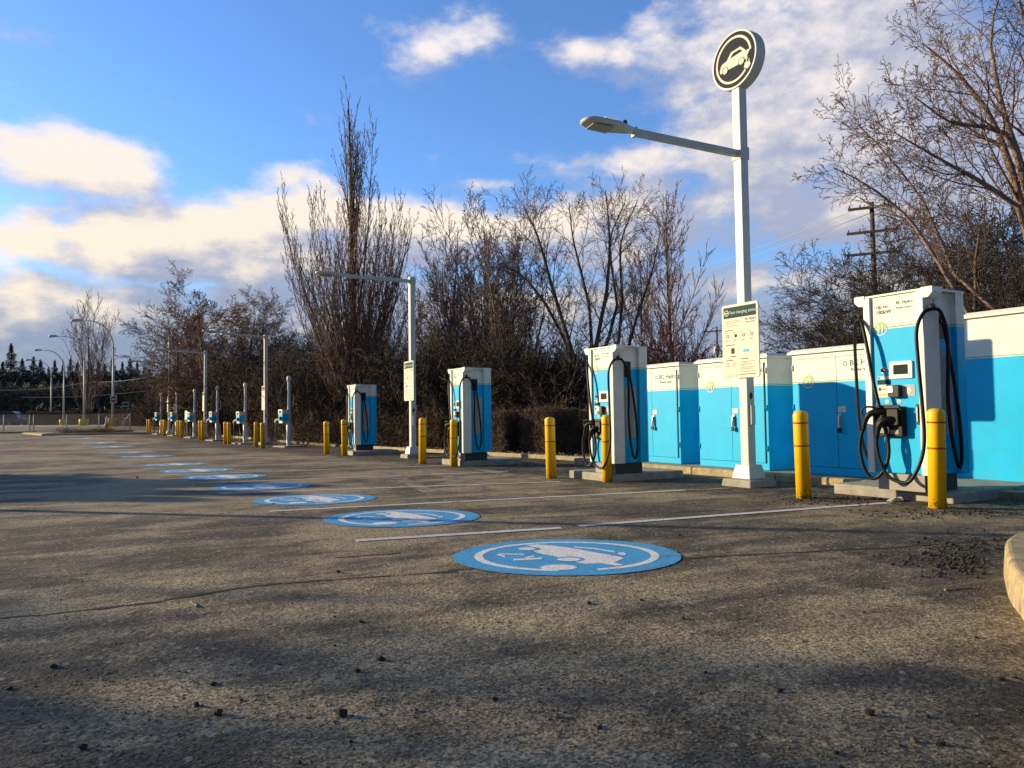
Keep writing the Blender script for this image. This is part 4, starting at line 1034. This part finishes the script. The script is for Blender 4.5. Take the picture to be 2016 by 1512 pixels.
XS = [285, 330, 420, 560, 640, 800, 900, 1000, 1100, 1200, 1300, 1450, 1500]
DP = [60, 56, 49, 39, 36, 32, 30, 28, 26.5, 25.5, 24.5, 24, 24]
band('thicket', XS, [760, 705, 660, 640, 650, 660, 655, 670, 700, 710, 705, 760, 790], DP, 7, 60000, .75, .022, M['twigdark'], 'tangle of dark bare twigs under the trees', 5, up=.5)
band('evergreen_undergrowth', XS, [775, 735, 700, 690, 690, 700, 700, 715, 735, 740, 745, 780, 800], [d+5 for d in DP], 4, 46000, .22, .16, M['evergreen'], 'dark leafy undergrowth behind the bare trees', 6)
band('bramble', [560, 700, 850, 1000, 1130, 1200], [815, 812, 806, 800, 795, 800], [31, 27.5, 25, 22.5, 20.5, 20], 3.0, 14000, .45, .016, M['hedge'], 'low tangle of pale dead stems behind the kerb', 7, up=.1)
def hedge(lab, a, b, Y0, Y1, h, w, seed, group='clipped hedges beyond the lot'):
    """hedge from pixel column a at depth Y0 to column b at depth Y1"""
    p = Vector(((a-1008)/F*Y0, Y0, 0)); q = Vector(((b-1008)/F*Y1, Y1, 0)); L = (q-p).length; d = (q-p)/L; nn = Vector((-d.y, d.x, 0))
    zb = min(gz(Y0), gz(Y1))
    t = thing('hedge', lab, 'hedge', (p.x, p.y, zb), math.atan2(d.y, d.x), group)
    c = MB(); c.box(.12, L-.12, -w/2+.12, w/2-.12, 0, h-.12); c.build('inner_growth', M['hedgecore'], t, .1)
    rs = RS(seed); n = int(1500*(L*h*2+L*w+w*h*2))
    n = min(n, 26000)
    f = rs.uniform(0, 1, n); area = [L*h, L*h, L*w, w*h, w*h]; tot = sum(area); cum = np.cumsum(area)/tot
    s = np.searchsorted(cum, f); u_ = rs.uniform(0, 1, n); v_ = rs.uniform(0, 1, n)**.9; dd = rs.uniform(-.05, .16, n)
    C = np.zeros((n, 3))
    C[:, 0] = np.where(s == 3, dd, np.where(s == 4, L-dd, u_*L)); C[:, 1] = np.where(s == 0, -w/2+dd, np.where(s == 1, w/2-dd, (u_ if False else v_)*w-w/2))
    C[:, 2] = np.where(s == 2, h-dd+.06*np.sin(u_*L*2.1), np.where(s >= 3, u_*h, v_*h))
    V_, F_ = blades(rs, C, .16, .014, up=.7)
    link('foliage', fast_mesh('foliage', V_, F_, M['hedge']), t)
    return t
hedge('long clipped brown hedge behind the nearest pedestal chargers', 515, 652, 37, 33, 1.35, 1.3, 1)
hedge('clipped brown hedge just right of the third charger', 985, 1012, 22.5, 21.8, 1.15, .8, 2)
hedge('clipped brown hedge left of the lone bollard', 1050, 1105, 21.3, 20.0, 1.2, .9, 3)
hedge('low dark hedge behind the second lamp post', 760, 885, 28, 25.5, 1.0, 1.0, 4)
hedge('rusty clipped hedge behind the fourth lamp post', 388, 440, 47, 44, 1.5, 1.2, 5)
hedge('long brown hedge left of the farthest lamp post', 228, 312, 70, 66, 1.5, 1.6, 6)
hedge('brown hedge behind the second yellow lamp base', 138, 168, 93, 91, 1.3, 1.6, 7)
hedge('dark evergreen hedge below the far woods', 66, 140, 97, 95, 1.7, 2.0, 8)
hedge('dark hedge between the two farthest yellow lamp bases', 168, 228, 91, 89, 1.3, 1.8, 9)

# far conifers: one tree, copied
def conifer(seed, H=16, name='conifer'):
    rs = RS(seed); t = link(name, None)
    b = MB(); b.tube([(0, 0, 0), (0, 0, H*.5), (0, 0, H*.97)], [.28, .17, .03], 6); b.build('trunk', M['bark'], t)
    n = 5200; z = rs.uniform(.06, 1, n)**.9*H; lay = .85+.30*np.sin(z*4.2)+.15*np.sin(z*9.1)
    az = rs.uniform(0, 6.28, n); sector = 1+.22*np.sin(az*3+z*.8)+.15*np.sin(az*7+z*2)
    rmax = (1-z/H)**.95*H*.27*lay*sector+.04; rr = rmax*rs.uniform(.15, 1, n)**.6
    C = np.stack([rr*np.cos(az), rr*np.sin(az), z-rr*.28], 1)
    V_, F_ = blades(rs, C, .80*(.28+.72*(1-z/H)), .17*(.4+.6*(1-z/H)), up=-.1)
    link('crown', fast_mesh('crown', V_, F_, M['needle']), t)
    return t
cf0 = conifer(81)
rsC = RS(82)
CF = [(5, 712, 'leftmost'), (22, 676, 'tallest, second from the left edge'), (44, 706, ''), (66, 702, ''), (80, 708, ''), (96, 722, ''), (108, 708, ''), (124, 716, ''), (139, 704, ''), (152, 714, ''), (178, 712, ''), (194, 710, ''), (206, 716, ''),
      (222, 704, ''), (241, 712, ''), (256, 706, ''), (270, 712, ''), (284, 722, ''), (1075, 742, ''), (1100, 735, ''), (1090, 752, '')]
WH = {0: 'leftmost conifer on the skyline, cut by the left edge', 1: 'tallest conifer on the left skyline', 2: 'conifer just right of the tallest one on the skyline', 3: 'conifer left of the farthest arched street lamp', 4: 'conifer behind the head of the farthest arched lamp',
      5: 'short conifer between the two farthest arched lamps', 6: 'pointed conifer left of the third arched lamp pole', 7: 'conifer touching the third arched lamp pole', 8: 'pointed conifer left of the slim upright tree', 9: 'conifer behind the left side of the slim upright tree',
      10: 'conifer seen through the slim upright tree', 11: 'conifer just right of the slim upright tree', 12: 'short conifer left of the nearest arched lamp pole', 13: 'tall conifer behind the nearest arched lamp pole', 14: 'conifer right of the nearest arched lamp pole',
      15: 'conifer under the farthest white lamp arm', 16: 'conifer between the farthest white arm and the bare trees', 17: 'rightmost skyline conifer before the bare trees', 18: 'distant conifer behind the small red sign', 19: 'taller distant conifer right of the small red sign', 20: 'lowest distant conifer behind the lone bollard'}
for i, (px, py, _) in enumerate(CF):
    o = cf0 if i == 0 else copy_tree(cf0)
    Y = 205+rsC.uniform(-12, 12) if i < 18 else 85+i
    top = pd(px, py, Y); base = gz(Y)-.3
    h = (top.z-base)/16.0; wd = h*rsC.uniform(1.0, 1.45)
    o.location = (top.x, Y, base); o.scale = (wd, wd, h); o.rotation_euler = (0, 0, rsC.uniform(0, 6))
    tag(o, WH[i], 'tree', 'dark conifers on the skyline')
def wood(name, x0, x1, tops, Y, thick, n, Lm, Wm, m, lab, seed):
    rs = RS(seed); px = rs.uniform(x0, x1, n); Yc = Y+rs.uniform(0, thick, n)
    xs = np.linspace(x0, x1, len(tops)); hor = 817-(px-1008)*.0127
    tp = np.interp(px, xs, tops)+6*np.sin(px*.21)+4*np.sin(px*.57+1)
    hm = (hor-tp)/F*Yc+CAMZ-gzv(Yc); z = gzv(Yc)+hm*rs.uniform(0, 1, n)
    V_, F_ = blades(rs, np.stack([(px-1008)/F*Yc, Yc, z], 1), Lm, Wm, up=.4)
    o = link(name, fast_mesh(name, V_, F_, m)); tag(o, lab, None, None, 'stuff')
wood('distant_wood', -260, 330, [735, 735, 740, 738, 742, 738, 742], 190, 25, 60000, 1.3, .5, M['needle'], 'dark far wood under the skyline conifers', 91)
wood('brown_scrub', -260, 330, [740, 748, 752, 764, 762, 758, 750], 150, 25, 46000, 1.6, .30, M['scrub'], 'brown leafless scrub on the slope below the conifers', 92)
wood('roadside_brush', 60, 300, [800, 806, 812, 806, 802], 106, 8, 9000, .7, .2, M['evergreen'], 'dark green brush along the far road', 93)
wood('distant_brush', 950, 1500, [745, 758, 770, 775, 780], 62, 16, 16000, .7, .2, M['needle'], 'dark brush far beyond the lot behind the chargers', 94)

# ------------------------------------------------------------------ bed behind the lot, kerbs, island
def ebed(t): return t
bx = MB(); n = 60
def kerb_line(name, P_, w, h, m, lab, bev=.015):
    b = MB(); V_ = []
    for i, p in enumerate(P_):
        d = (P_[min(i+1, len(P_)-1)]-P_[max(i-1, 0)]); d.z = 0; d.normalize(); nn = Vector((-d.y, d.x, 0))
        for s, z in ((-w/2, -.08), (w/2, -.08), (w/2, h), (-w/2, h)): q = p+nn*s; V_.append((q.x, q.y, gz(q.y)+z))
    F_ = [(4*i+j, 4*i+(j+1) % 4, 4*i+4+(j+1) % 4, 4*i+4+j) for i in range(len(P_)-1) for j in range(4)]
    F_ += [(3, 2, 1, 0), tuple(4*(len(P_)-1)+j for j in range(4))]
    b.add(V_, F_); o = b.build(name, m, None, bev); tag(o, lab, 'kerb'); return o
ys = [13.8 + i*.7 for i in range(58)]
kerb_line('kerb', [Vector((edge_x(y)+.02, y, 0)) for y in ys], .15, .10, M['kerb'], 'long concrete kerb between the lot and the thicket')
# litter strewn on the bed
rs = RS(101); n = 9000; yy = rs.uniform(13, 50, n); off = rs.gamma(1.6, .45, n); xx = np.interp(yy, ys, [edge_x(y) for y in ys]) + .1 + off
C = np.stack([xx, yy, gzv(yy)+rs.uniform(.01, .06, n)], 1); V_, F_ = blades(rs, C, .10, .05)
tag(link('leaf_litter', fast_mesh('leaf_litter', V_, F_, M['litter'])), 'pale leaf litter strewn behind the kerb', None, None, 'stuff')
# far kerb and grassy island at left
fk = [at(-260, 852.5), at(-60, 851.5), at(0, 851), at(62, 851)]
far_y = at(62, 853).y
kerb_line('kerb', [Vector((-75, far_y+.6, 0)), Vector((-50, far_y+.5, 0)), Vector((at(62, 853).x, far_y+.4, 0))], .25, .14, M['kerb'], 'low far kerb at the left edge of the lot', .02)
p0 = at(80, 858); p1 = at(292, 855); pL = at(62, 851)
b = MB(); z0, z1 = -.1, .15
pts = [(pL.x-.1, far_y+1.5), (pL.x+.3, far_y-.2), (p0.x, p0.y+.1), ((p0.x+p1.x)/2, (p0.y+p1.y)/2+.1), (p1.x+1.5, p1.y+.4), (p1.x+4.0, far_y+4.5), (p0.x+2, far_y+5.5), (pL.x+1, far_y+4.5)]
zz = gz(p0.y)
b.prism(pts, zz-.1, zz+.13); isl = b.build('kerb_island', M['kerb'], None, .03); tag(isl, 'raised island with a dark shaded kerb at the far left end of the lot', 'kerb island')
cx_, cy_ = sum(p[0] for p in pts)/8, sum(p[1] for p in pts)/8
b = MB(); b.prism([(cx_+(x-cx_)*.97, cy_+(y-cy_)*.93) for x, y in pts], zz+.10, zz+.16); sod = b.build('island_soil', M['litter'], isl, .02)
rs = RS(103); n = 5200; t_ = rs.uniform(0, 1, n)**.8
xx = p0.x + (p1.x-p0.x)*(.02+.62*t_); yy = p0.y + 1.0 + rs.uniform(0, 2.6, n); hh = .22*(1-.5*t_)*(.6+.4*np.sin(xx*2.3)+.3*np.sin(xx*5.1))
C = np.stack([xx, yy, zz+.16+np.abs(hh)*rs.uniform(0, 1.4, n)], 1); V_, F_ = blades(rs, C, .26, .022, up=1.0)
tag(link('dry_grass', fast_mesh('dry_grass', V_, F_, M['grass'])), 'dry yellow grass tufts growing on the far island', None, None, 'stuff')
# near kerb island at the lower right
ik = [(1.2, 1.55), (1.98, 2.85), (2.34, 3.44), (2.55, 3.86), (2.77, 4.23), (3.02, 4.62), (3.25, 4.88), (3.50, 5.04), (3.8, 5.12), (4.6, 5.15), (6.5, 5.0)]
ikS = [(p.x, p.y) for p in spline([(x, y, 0) for x, y in ik], 5)]
b = MB(); poly = ikS + [(6.5, 1.5)]
inn = []
for i, (x, y) in enumerate(ikS):
    a_, c_ = Vector(ikS[max(i-1, 0)]), Vector(ikS[min(i+1, len(ikS)-1)]); d = (c_-a_).normalized(); inn.append((x+d.y*.02, y-d.x*.02))
b.prism(poly[::-1], -.08, .185, (inn+[(6.48, 1.52)])[::-1]); o = b.build('kerb_island', M['kerb'], None, .028, seg=3); tag(o, 'rounded tan kerb island at the lower right edge', 'kerb island')
inn2 = []
for i, (x, y) in enumerate(ikS):
    a_, c_ = Vector(ikS[max(i-1, 0)]), Vector(ikS[min(i+1, len(ikS)-1)]); d = (c_-a_).normalized(); inn2.append((x+d.y*.19, y-d.x*.19))
b = MB(); b.prism((inn2+[(6.3, 1.7)])[::-1], .12, .197); b.build('island_soil', M['soil'], o)

# ------------------------------------------------------------------ arched street lamps
def arched():
    t = thing('street_lamp', '', 'street lamp')
    b = MB()
    P_ = [(0, 0, .6), (0, 0, 3.4), (0, 0, 6.2)]; b.tube(P_, [.10, .085, .07], 10)
    b.build('pole', M['polegrey'], t)
    b = MB(); A = [(-2.0*(1-math.cos(R(a)))*1.0, 0, 6.2+2.25*math.sin(R(a))) for a in range(0, 86, 6)] + [(-2.6, 0, 8.46)]
    b.tube(A, [.07-.035*i/(len(A)-1) for i in range(len(A))], 8); b.build('curved_arm', M['polegrey'], t)
    b = MB(); b.tube([(-2.45, 0, 8.47), (-2.6, 0, 8.48), (-2.8, 0, 8.49), (-3.1, 0, 8.48), (-3.25, 0, 8.45), (-3.3, 0, 8.44)], [.05, .09, .12, .13, .09, .03], 10); b.build('lamp_head', M['polegrey'], t)
    b = MB(); b.lathe([(.42, -.1), (.42, .60), (.40, .63), (.0, .64)], 20); b.build('yellow_base', M['yellow_plain'] if 'yellow_plain' in M else M['yellow'], t)
    return t
M['yellow_plain'] = mat('yellow_base_paint', (.62, .40, .02), .6, var=.15)
al = arched()
AL = [((222, 838), 208, (150, 630), 'nearest arched street lamp, carrying the no entry sign'), ((165, 837), 176, (108, 661), 'second arched street lamp with a yellow base'),
      ((125, 836.5), 148, (75, 688), 'third arched street lamp with a yellow base'), ((100, 834), 126, (64, 708), 'farthest arched street lamp at the left')]
for i, (p, hp, hd_, lab) in enumerate(AL):
    o = al if i == 0 else copy_tree(al)
    Y = (65, 76, 89, 103)[i]; e = pd(p[0], p[1], Y); s = (CAMZ - gz(Y) + (823+4.5-(p[1]-hp))/F*Y)/8.5
    top = pd(p[0], p[1]-hp, Y); s = (top.z-gz(Y))/8.5
    o.location = (e.x, Y, gz(Y)); o.scale = (s, s, s); o.rotation_euler = (0, 0, R(4))
    tag(o, lab, 'street lamp', 'arched street lamps along the far road')
# one more arched lamp behind the cabinets
o = copy_tree(al); Y = 30; e = pd(1692, 800, Y); top = pd(1692, 648, Y); s = (top.z-gz(Y))/8.5
o.location = (e.x, Y, gz(Y)); o.scale = (s, s, s); o.rotation_euler = (0, 0, R(4)); tag(o, 'low arched street lamp seen between the dark twigs behind the right low cabinet', 'street lamp', 'arched street lamps along the far road')
# no entry sign
Y = 64.7; e = pd(223.5, 786, Y); sg = thing('no_entry_sign', 'white square sign with a red no entry disc on the nearest arched street lamp', 'sign', e, R(-6))
b = MB(); b.plate(rounded(-.31, .31, -.31, .31, .04), -.01, .01); b.build('sign_plate', M['signwhite'], sg)
b = MB(); b.disc_y(0, 0, .28, -.02, -.0105); b.build('red_disc', M['redband'], sg)
b = MB(); b.box(-.2, .2, -.028, -.0205, -.045, .045); b.build('white_bar', M['signwhite'], sg)
b = MB(); b.box(-.03, .03, .0105, .22, -.2, -.14); b.build('bracket', M['steel'], sg)
# small red and white sign in the thicket
Y = 28; e = pd(1045, 782, Y); sg = thing('small_sign', 'small white sign with a red ring among the dark shrubs', 'sign', (e.x, Y, gz(Y)), R(-6)); hz = e.z-gz(Y)
b = MB(); b.plate(rounded(-.075, .075, hz-.10, hz+.10, .01), -.01, 0); b.build('sign_plate', M['signwhite'], sg)
b = MB(); b.arc_y(0, hz+.02, .035, .055, 0, 2*math.pi, -.014, -.0105, 18); b.box(-.04, .04, -.014, -.0105, hz-.07, hz-.055); b.build('red_ring', M['redband'], sg)
b = MB(); b.tube([(0, .03, 0), (0, .03, hz+.08)], .02, 6); b.build('post', M['polegrey'], sg)
# two line road sign
Y = 120; e = pd(247.5, 796, Y); sg = thing('road_sign', 'two small dark road sign boards with white lettering above the far hedge', 'sign', (e.x, Y, gz(Y)), 0); hz = e.z-gz(Y); 
for k_, z_ in enumerate((hz+.30, hz-.30)):
    b = MB(); b.plate(rounded(-.68, .68, z_-.24, z_+.24, .05), -.02, 0); pl = b.build('sign_board', M['teal'], sg)
    b = MB()
    for i in range(7): b.box(-.6+i*.175, -.6+i*.175+.11, -.026, -.0205, z_-.10, z_+.11)
    b.build('sign_lettering', M['signwhite'], pl)
b = MB()
for s in (-.5, .5): b.tube([(s, .05, 0), (s, .05, hz+.5)], .05, 6)
b.build('post', M['polegrey'], sg)
# chain link fence posts at left
FP = [(-60, 845), (7, 845), (58, 845), (66, 845), (131, 845), (195, 845), (256, 844)]
FY = 59.5; ft = thing('chain_fence', 'thin chain link fence on grey posts along the far left edge', 'fence', (pd(66, 845, FY).x, FY, gz(FY)))
prev = None
for px, py in FP:
    x = pd(px, py, FY).x - ft.location.x; b = MB(); b.tube([(x, 0, -.1), (x, 0, 1.35)], .035, 8); b.build('fence_post', M['polegrey'], ft)
x0, x1 = pd(-200, 845, FY).x-ft.location.x, pd(256, 845, FY).x-ft.location.x
b = MB(); b.tube([(x0, 0, 1.36), (x1, 0, 1.36)], .022, 6); b.build('top_rail', M['dark'], ft)
b = MB(); nn_ = int((x1-x0)/.16)
for i in range(nn_):
    xa = x0+i*.16
    for s in (1, -1): b.tube([(xa, .01*s, .02 if s > 0 else 1.34), (min(xa+1.32, x1), .01*s, 1.34 if s > 0 else .02)], .0035, 3, False)
b.build('wire_mesh', M['polegrey'], ft)
# hydrant-like marker by the nearest arched lamp
Y = 62; e = pd(210, 830, Y)
hy = thing('marker_post', 'small red and white marker post beside the nearest yellow lamp base', 'marker post', (e.x, Y, gz(Y)))
b = MB(); b.lathe([(.16, 0), (.15, .35), (.12, .40)], 12); b.build('red_foot', M['redband'], hy); b = MB(); b.lathe([(.10, .401), (.09, .75), (.04, .95), (.02, 1.0)], 12); b.build('white_top', M['signwhite'], hy)

# ------------------------------------------------------------------ utility poles and wires
def upole(px, ytop, Y, arms, lab, h_extra=0, yaw=0.5, r=.15):
    top = pd(px, ytop, Y); base = gz(Y); H = top.z-base
    t = thing('utility_pole', lab, 'utility pole', (top.x, Y, base), yaw, 'wooden utility poles')
    b = MB(); b.tube([(0, 0, 0), (0, 0, H*.5), (0, 0, H)], [r*1.2, r, r*.8], 10); b.build('pole', M['wood'], t)
    for dz, L in arms:
        b = MB(); b.box(-L, L, -r-.12, -r-.01, H-dz-.07, H-dz+.07); ar = b.build('cross_arm', M['wood'], t)
        i_ = MB()
        for s in (-.95, -.5, .5, .95): i_.lathe([(.04, H-dz+.071), (.06, H-dz+.12), (.05, H-dz+.2), (.02, H-dz+.25)], 8, (s*L, -r-.06))
        i_.build('insulator', M['greyp'], ar)
    return t, top
Yp = 42
up, tp = upole(1716, 398, Yp, [(.35, 1.25), (1.75, 1.35), (3.0, 1.4)], 'tall wooden utility pole with three cross arms above the right trees', yaw=R(-25))
up2, tp2 = upole(1411, 643, 80, [(.5, 1.2)], 'distant utility pole with a transformer above the left cabinets', yaw=R(-25), r=.11)
b = MB(); b.lathe([(.28, 0), (.30, .05), (.30, .95), (.24, 1.02)], 14, (0, -.45)); tr_ = b.build('transformer', M['signwhite'], up2); tr_.location = (0, 0, tp2.z-gz(80)-3.0)
def wire(lab, a, b_, sag, r=.014, n=24):
    P_ = []
    for i in range(n+1):
        t_ = i/n; p = a+(b_-a)*t_; P_.append((p.x, p.y, p.z-sag*4*t_*(1-t_)))
    m_ = MB(); m_.tube(P_, r, 5, False); o = m_.build('overhead_wire', M['wire']); tag(o, lab, 'wire', 'overhead wires')
wire('topmost overhead wire running left from the tall utility pole', pd(1703, 405, Yp), pd(1160, 590, 90), .6, .022)
wire('second overhead wire just under the topmost one left of the tall pole', pd(1733, 412, Yp), pd(1180, 588, 90), .6, .020)
wire('overhead wire from the middle cross arm running left', pd(1700, 432, Yp), pd(1200, 610, 90), .7, .020)
wire('low overhead wire crossing behind the near information sign', pd(1700, 545, Yp), pd(1320, 640, 85), .3, .018)
wire('topmost overhead wire running right from the tall utility pole', pd(1703, 405, Yp), pd(2080, 338, 26), .5, .016)
wire('second overhead wire running right from the tall utility pole', pd(1733, 412, Yp), pd(2080, 356, 26), .5, .014)
wire('third overhead wire running right from the middle cross arm', pd(1745, 432, Yp), pd(2080, 378, 26), .5, .014)
wire('pale wire sagging across the far left woods', pd(-60, 764, 120), pd(190, 748, 120), .9, .05)
wire('pale wire rising right across the far woods to the bare trees', pd(165, 752, 119), pd(330, 734, 112), .5, .05)
wire('thin lower wire across the far woods', pd(40, 782, 122), pd(330, 764, 118), .5, .035)

Y = 38; e = pd(1533, 702, Y); wb = thing('warning_beacon', 'small orange and white beacon showing just above the roof of the middle cabinet', 'beacon', (e.x, Y, gz(Y)))
hz = e.z-gz(Y)
b = MB(); b.tube([(0, 0, 0), (0, 0, hz)], .04, 8); b.build('post', M['polegrey'], wb)
b = MB(); b.lathe([(.13, hz+.001), (.14, hz+.13)], 12); b.build('orange_band', M['orange'], wb); b = MB(); b.lathe([(.14, hz+.1305), (.14, hz+.23), (.10, hz+.29), (.03, hz+.31)], 12); b.build('cap', M['signwhite'], wb)
for px, y0_, Y, lab in ((1052, 722, 38, 'left of two slim pale poles in the dark shrubs'), (1069, 735, 40, 'right of two slim pale poles in the dark shrubs')):
    top = pd(px, y0_, Y); b = MB(); b.tube([(0, 0, 0), (0, 0, top.z-gz(Y))], .045, 8); tag(b.build('slim_pole', M['polewhite'], None, loc=(top.x, Y, gz(Y))), lab, 'pole', 'slim pale poles')
# ------------------------------------------------------------------ far cars
def car_thing(lab, px, Y, rz, col_m, van=False, s=1.0):
    e = pd(px, 835, Y); t = thing('parked_car', lab, 'car', (e.x, Y, gz(Y)+.01), rz, 'cars far beyond the fence', s)
    h = 1.95 if van else 1.45
    side = [(-2.2, .35), (2.2, .35), (2.25, .75), (2.1, .95), (1.3, 1.02), (.75, h-.08), (.4, h), (-1.6, h), (-2.0, h-.15), (-2.22, .95)] if van else \
           [(-2.2, .32), (2.2, .32), (2.22, .62), (2.05, .80), (1.2, .92), (.45, h-.05), (.1, h), (-.9, h), (-1.25, h-.06), (-1.9, .98), (-2.2, .9)]
    b = MB(); b.plate(side, -.85, .85); b.build('body', col_m, t, .06)
    for s_ in (-1, 1):
        y0, y1 = sorted((s_*.852, s_*.86)); b = MB(); b.plate([(-1.5, .98), (.95, 1.0), (.5, h-.12), (-1.3, h-.12)], y0, y1); b.build('window', M['glassdark'], t)
        for x in (-1.35, 1.35):
            w = MB(); w.disc_y(x, .33, .33, s_*.80, s_*.88, 16); w.build('wheel', M['black'], t)
    return t
car_thing('dark blue van parked at the left edge beyond the fence', 22, 104, R(8), M['carblue'], van=True)
car_thing('low white car parked right of the dark van beyond the fence', 50, 108, R(25), M['carwhite'])

# ------------------------------------------------------------------ grit and stones in the foreground
def rock(rs, c, r, squash=.6):
    v = np.array([(1, 0, 0), (-1, 0, 0), (0, 1, 0), (0, -1, 0), (0, 0, 1), (0, 0, -1), (.6, .6, .5), (-.6, .6, .5), (.6, -.6, .5), (-.6, -.6, .5)], float)[:6]
    return v*r*rs.uniform(.6, 1.3, (6, 1))*np.array([1, 1, squash]) + c
OF = np.array([(0, 2, 4), (2, 1, 4), (1, 3, 4), (3, 0, 4), (2, 0, 5), (1, 2, 5), (3, 1, 5), (0, 3, 5)])
def grit(name, n, seed, rlo, rhi, m, lab, regions, stray=.35):
    rs = RS(seed); VV, FF = [], []; k_ = 0
    while k_ < n:
        if rs.uniform() < stray or not regions: px, py = rs.uniform(-60, 2080), 900+620*rs.uniform()**.8
        else:
            g = regions[rs.randint(len(regions))]; px, py = rs.normal(g[0], g[2]), rs.normal(g[1], g[3])
        if py < 870 or py > 1560: continue
        d = ray(px, py); t_ = (CAMZ-0.0)/-d.z; x, y = d.x*t_, d.y*t_
        if x > 2.3 and y < 5.2 and x > 1.2+(y-1.55)*.56: continue
        r = rlo+(rhi-rlo)*rs.uniform()**3.5
        VV.append(rock(rs, np.array([x, y, gz(y)+r*.35+.004]), r)); FF.append(OF+6*k_); k_ += 1
    tag(link(name, fast_mesh(name, np.concatenate(VV), np.concatenate(FF), m)), lab, None, None, 'stuff')
grit('gravel', 6500, 111, .0012, .0075, M['stone'], 'fine pale grit scattered over the asphalt', [(300, 1420, 260, 70), (150, 1380, 160, 50), (1250, 1380, 120, 50), (1800, 1110, 90, 25), (1900, 1180, 60, 40), (1450, 1180, 160, 25), (800, 1390, 150, 50), (1750, 1400, 160, 60)])
grit('dark_debris', 1900, 112, .004, .022, M['clod'], 'dark crumbs of leaf and soil lying by the kerb', [(1900, 1085, 50, 18), (1880, 1110, 50, 14), (1860, 1010, 90, 6), (1640, 985, 60, 5)], .06)
ST = [(430, 1411, .021, 'small dark stone lying alone in the left foreground'), (675, 1412, .024, 'small dark stone lying left of centre in the foreground'), (387, 1392, .014, 'dark stone nearest the left of two close ones in the foreground'),
      (164, 1478, .016, 'small dark stone near the bottom left corner'), (1712, 1410, .020, 'dark stone lying right of centre in the foreground'), (1853, 1470, .018, 'small dark stone near the bottom right corner'),
      (1800, 1463, .015, 'brown stone just left of the dark one near the bottom right corner'), (1096, 1415, .014, 'small pale stone near the bottom centre'), (1760, 1391, .011, 'pale pebble above the dark stone right of centre'),
      (1937, 1456, .011, 'small tan pebble close to the right edge'), (1738, 1160, .012, 'small black pebble left of the near kerb island'), (270, 942, .03, 'dark lump on the far left asphalt')]
for i, (px, py, r, lab) in enumerate(ST):
    rs = RS(120+i); c = at(px, py); r *= .78; b = MB(); k_ = 7; vs = []
    for a_ in range(5):
        for j in range(k_):
            th = math.pi*(a_+.5)/5; ph = 2*math.pi*j/k_+a_*.3; q = r*rs.uniform(.75, 1.2)
            vs.append((q*math.sin(th)*math.cos(ph), q*math.sin(th)*math.sin(ph), q*.75*math.cos(th)+r*.6))
    b.add(vs, [(a_*k_+j, (a_+1)*k_+j, (a_+1)*k_+(j+1) % k_, a_*k_+(j+1) % k_) for a_ in range(4) for j in range(k_)] + [tuple(range(k_)), tuple(4*k_+j for j in reversed(range(k_)))])
    tag(b.build('stone', M['clod'] if i not in (6, 7, 8, 9) else M['stone'], None, loc=c+Vector((0, 0, .004))), lab, 'stone', 'loose stones on the asphalt')
# fallen twigs
for i, (px, py, px2, py2, lab) in enumerate([(376, 1189, 388, 1198, 'short pale twig lying on the left asphalt'), (1860, 1165, 1912, 1160, 'thin pale twig lying by the near kerb island')]):
    a_, b2_ = at(px, py), at(px2, py2); m_ = MB(); mid = (a_+b2_)/2+Vector((.004, .01, .006)); m_.tube(spline([a_+Vector((0, 0, .01)), mid, b2_+Vector((0, 0, .01))], 4), .006, 6); tag(m_.build('twig', M['litter']), lab, 'twig', 'fallen twigs on the asphalt')
c = at(1763, 988); b = MB(); b.add([(-.08, -.05, 0), (.07, -.03, .01), (.09, .04, .045), (-.02, .06, .03), (-.09, .03, .0)], [(0, 1, 2, 3, 4)]); b.add([(-.08, -.05, .004), (-.02, -.06, .05), (.05, -.04, .03), (.07, -.03, .004)], [(0, 3, 2, 1)])
tag(b.build('crumpled_paper', M['signwhite'], None, loc=c+Vector((0, 0, .008))), 'crumpled white paper scrap at the end of the near stall line', 'litter')

# ------------------------------------------------------------------ trees and lamps standing left of the view, whose shadows cross the lot
oc = conifer(131, H=8, name='conifer')
OFF = [(-17, 14.9, .42, 1.5), (-18.5, 14.0, .46, 1.4), (-18, 13.0, .42, 1.4)]
for i, (x, y, h_, w_) in enumerate(OFF):
    o = oc if i == 0 else copy_tree(oc); o.location = (x, y, gz(y)); o.scale = (w_, w_, h_); tag(o, 'bushy evergreen standing outside the left edge, %s' % ('farthest', 'middle one', 'nearest')[i], 'tree', 'evergreens left of the lot')
o = copy_tree(al); o.location = (-12.5, 10.2, gz(10)); o.scale = (.95, .95, .95); o.rotation_euler = (0, 0, R(200)); tag(o, 'arched street lamp outside the left edge whose pole shadow crosses the lot', 'street lamp', 'arched street lamps along the far road')
o = copy_tree(b1); o.location = (-27, 9.4, 0); o.scale = (.5, .5, .85); tag(o, 'bare tree outside the left edge whose shadow falls on the foreground', 'tree', 'bare trees left of the lot')
